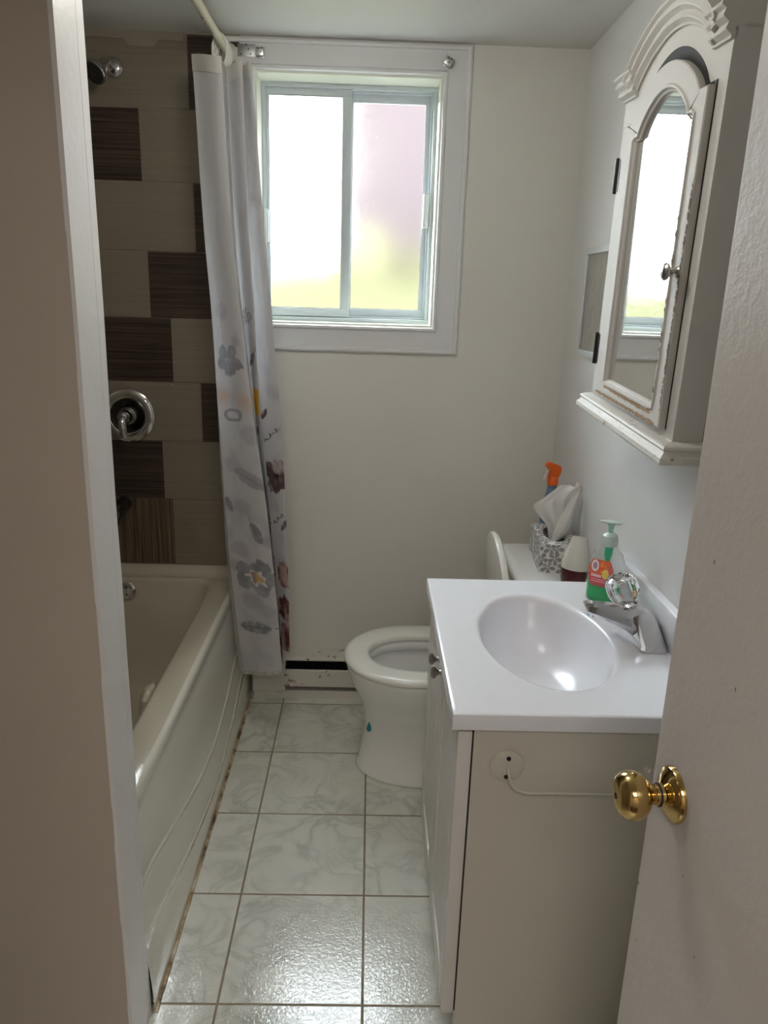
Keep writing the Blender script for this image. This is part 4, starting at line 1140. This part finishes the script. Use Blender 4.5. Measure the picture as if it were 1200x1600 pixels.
# bare wood showing along the chipped bottom rail
def chips(name, path, r, mat, jit):
    bm = bmesh.new()
    for (a, b, n) in path:
        a, b = Vector(a), Vector(b)
        for i in range(n):
            p = a.lerp(b, (i+random.random())/n); s = r*random.uniform(.5, 1.3)
            vs = [bm.verts.new(p+Vector((random.uniform(-.0003, .0003)-.0006, s*math.cos(k)*random.uniform(.7, 2.2), jit*s*math.sin(k)*random.uniform(.4, 1.2)))) for k in [q*math.pi/4 for q in range(8)]]
            bm.faces.new(vs)
    o = obj(name, bm, mat, dr, smooth=False); o['kind'] = 'stuff'; return o
M_bare = new_mat('bare_wood', (.38, .25, .14), .8)
chips('bare_wood_chips', [((XD-.0002, MY0+.01, MZ0-.016), (XD-.0002, MY1, MZ0-.014), 90), ((XD-.0002, DY0+.02, DZ0+.004), (XD-.0002, DY1-.03, DZ0+.003), 90)], .0044, M_bare, .8)
chips('peeled_edge', [((XD-.0002, DY0+.004, .08), (XD-.0002, DY0+.003, .45), 60), ((XD-.0030, MY0-.008, .10), (XD-.003, MY0-.008, .40), 14)], .0018, new_mat('peel_brown', (.22, .17, .12), .8), 3.)  # peeled flecks in flat brown along door edge and mirror frame
bm = L([(0, .028), (.005, .0278), (.0115, .0255), (.0145, .022), (.0135, .0185), (.007, .014), (.0048, .009), (.007, .004), (.0095, .002), (.0095, 0)], 32, aim((XD, -.192, .312), (-1, 0, 0)))
obj('knob', bm, new_mat('satin_knob', (.62, .61, .60), .2, 1.), dr)
for z in (.496, .143):
    bm = T([(XD-.001, DY1+.003, z-.034), (XD-.001, DY1+.003, z+.034)], .0058, 12); box(bm, (XD-.0014, DY1-.012, z-.031), (XD-.0002, DY1+.003, z+.031)); box(bm, (XF-.002, DY1+.003, z-.030), (XF-.0002, DY1+.016, z+.030))
    obj('hinge', bm, new_mat('dark_hinge', (.045, .042, .04), .4, .8), mc_)
# dark gap round the arch of the door
bm = bmesh.new()
prism(bm, [(a, b) for a, b in [(y, arch(y, .0, .172, .086, .594)) for y in [DY0-.002+(DY1-DY0+.004)*i/60 for i in range(61)]]] + [(DY1+.002, DZ0), (DY0-.002, DZ0)], 0, XF-.0012, XF+.002)
obj('recess', bm, M_black, mc_, smooth=False)

# ------------------------------------------------------------------ lights
w = bpy.data.worlds.new('sky'); bpy.context.scene.world = w; w.use_nodes = True
bg = w.node_tree.nodes['Background']; bg.inputs[0].default_value = (.86, .93, 1.0, 1); bg.inputs[1].default_value = 10.0
def area(name, loc, rot, size, power, col, sy=None):
    l = bpy.data.lights.new(name, 'AREA'); l.energy = power; l.color = col; l.size = size
    if sy: l.shape = 'RECTANGLE'; l.size_y = sy
    o = bpy.data.objects.new(name, l); C.objects.link(o); o.location = loc; o.rotation_euler = rot; return o
area('hall_fill', (-.1, -.85, ZC-.02), (0, 0, 0), .7, 5.5, (1., .92, .84))  # unseen fill added in the hall to lift faces turned towards the camera
pl = bpy.data.lights.new('ceiling_fill', 'POINT'); pl.energy = 2.6; pl.color = (1., .96, .88); pl.shadow_soft_size = .12  # added soft fill below the ceiling, no fixture; brightens the room beyond the window
po = bpy.data.objects.new('ceiling_fill', pl); C.objects.link(po); po.location = (-.19, 1.5, ZC-.135)

# ------------------------------------------------------------------ camera
f, p, yaw, roll = 1188.04, .2787, -.0235, .0315
cam = bpy.data.cameras.new('camera'); cam.lens = f/1600*36; cam.sensor_width = 36; cam.sensor_fit = 'AUTO'; cam.clip_start = .02
co = bpy.data.objects.new('camera', cam); C.objects.link(co)
def ray(a, b):
    sx = a*math.cos(roll)+b*math.sin(roll); sy = -a*math.sin(roll)+b*math.cos(roll)
    x = sx/f; u = -sy/f; y = math.cos(p)+u*math.sin(p); z = -math.sin(p)+u*math.cos(p)
    return Vector((x*math.cos(yaw)-y*math.sin(yaw), x*math.sin(yaw)+y*math.cos(yaw), z))
F = ray(0, 0).normalized(); Rt = (ray(100, 0)-ray(-100, 0)).normalized(); U = (ray(0, -100)-ray(0, 100)).normalized()
Mx = Matrix(((Rt.x, U.x, -F.x), (Rt.y, U.y, -F.y), (Rt.z, U.z, -F.z))).to_4x4(); Mx.translation = (0, 0, H)
co.matrix_world = Mx
sc = bpy.context.scene; sc.camera = co
sc.view_settings.view_transform = 'Standard'; sc.view_settings.look = 'None'; sc.view_settings.gamma = 1; sc.view_settings.use_curve_mapping = False
sc.view_settings.exposure = 1.7
sc.cycles.use_denoising = True
sc.cycles.max_bounces = 14; sc.cycles.diffuse_bounces = 8; sc.cycles.glossy_bounces = 6; sc.cycles.transmission_bounces = 10; sc.cycles.transparent_max_bounces = 8
sc.cycles.sample_clamp_indirect = 12; sc.cycles.caustics_reflective = False
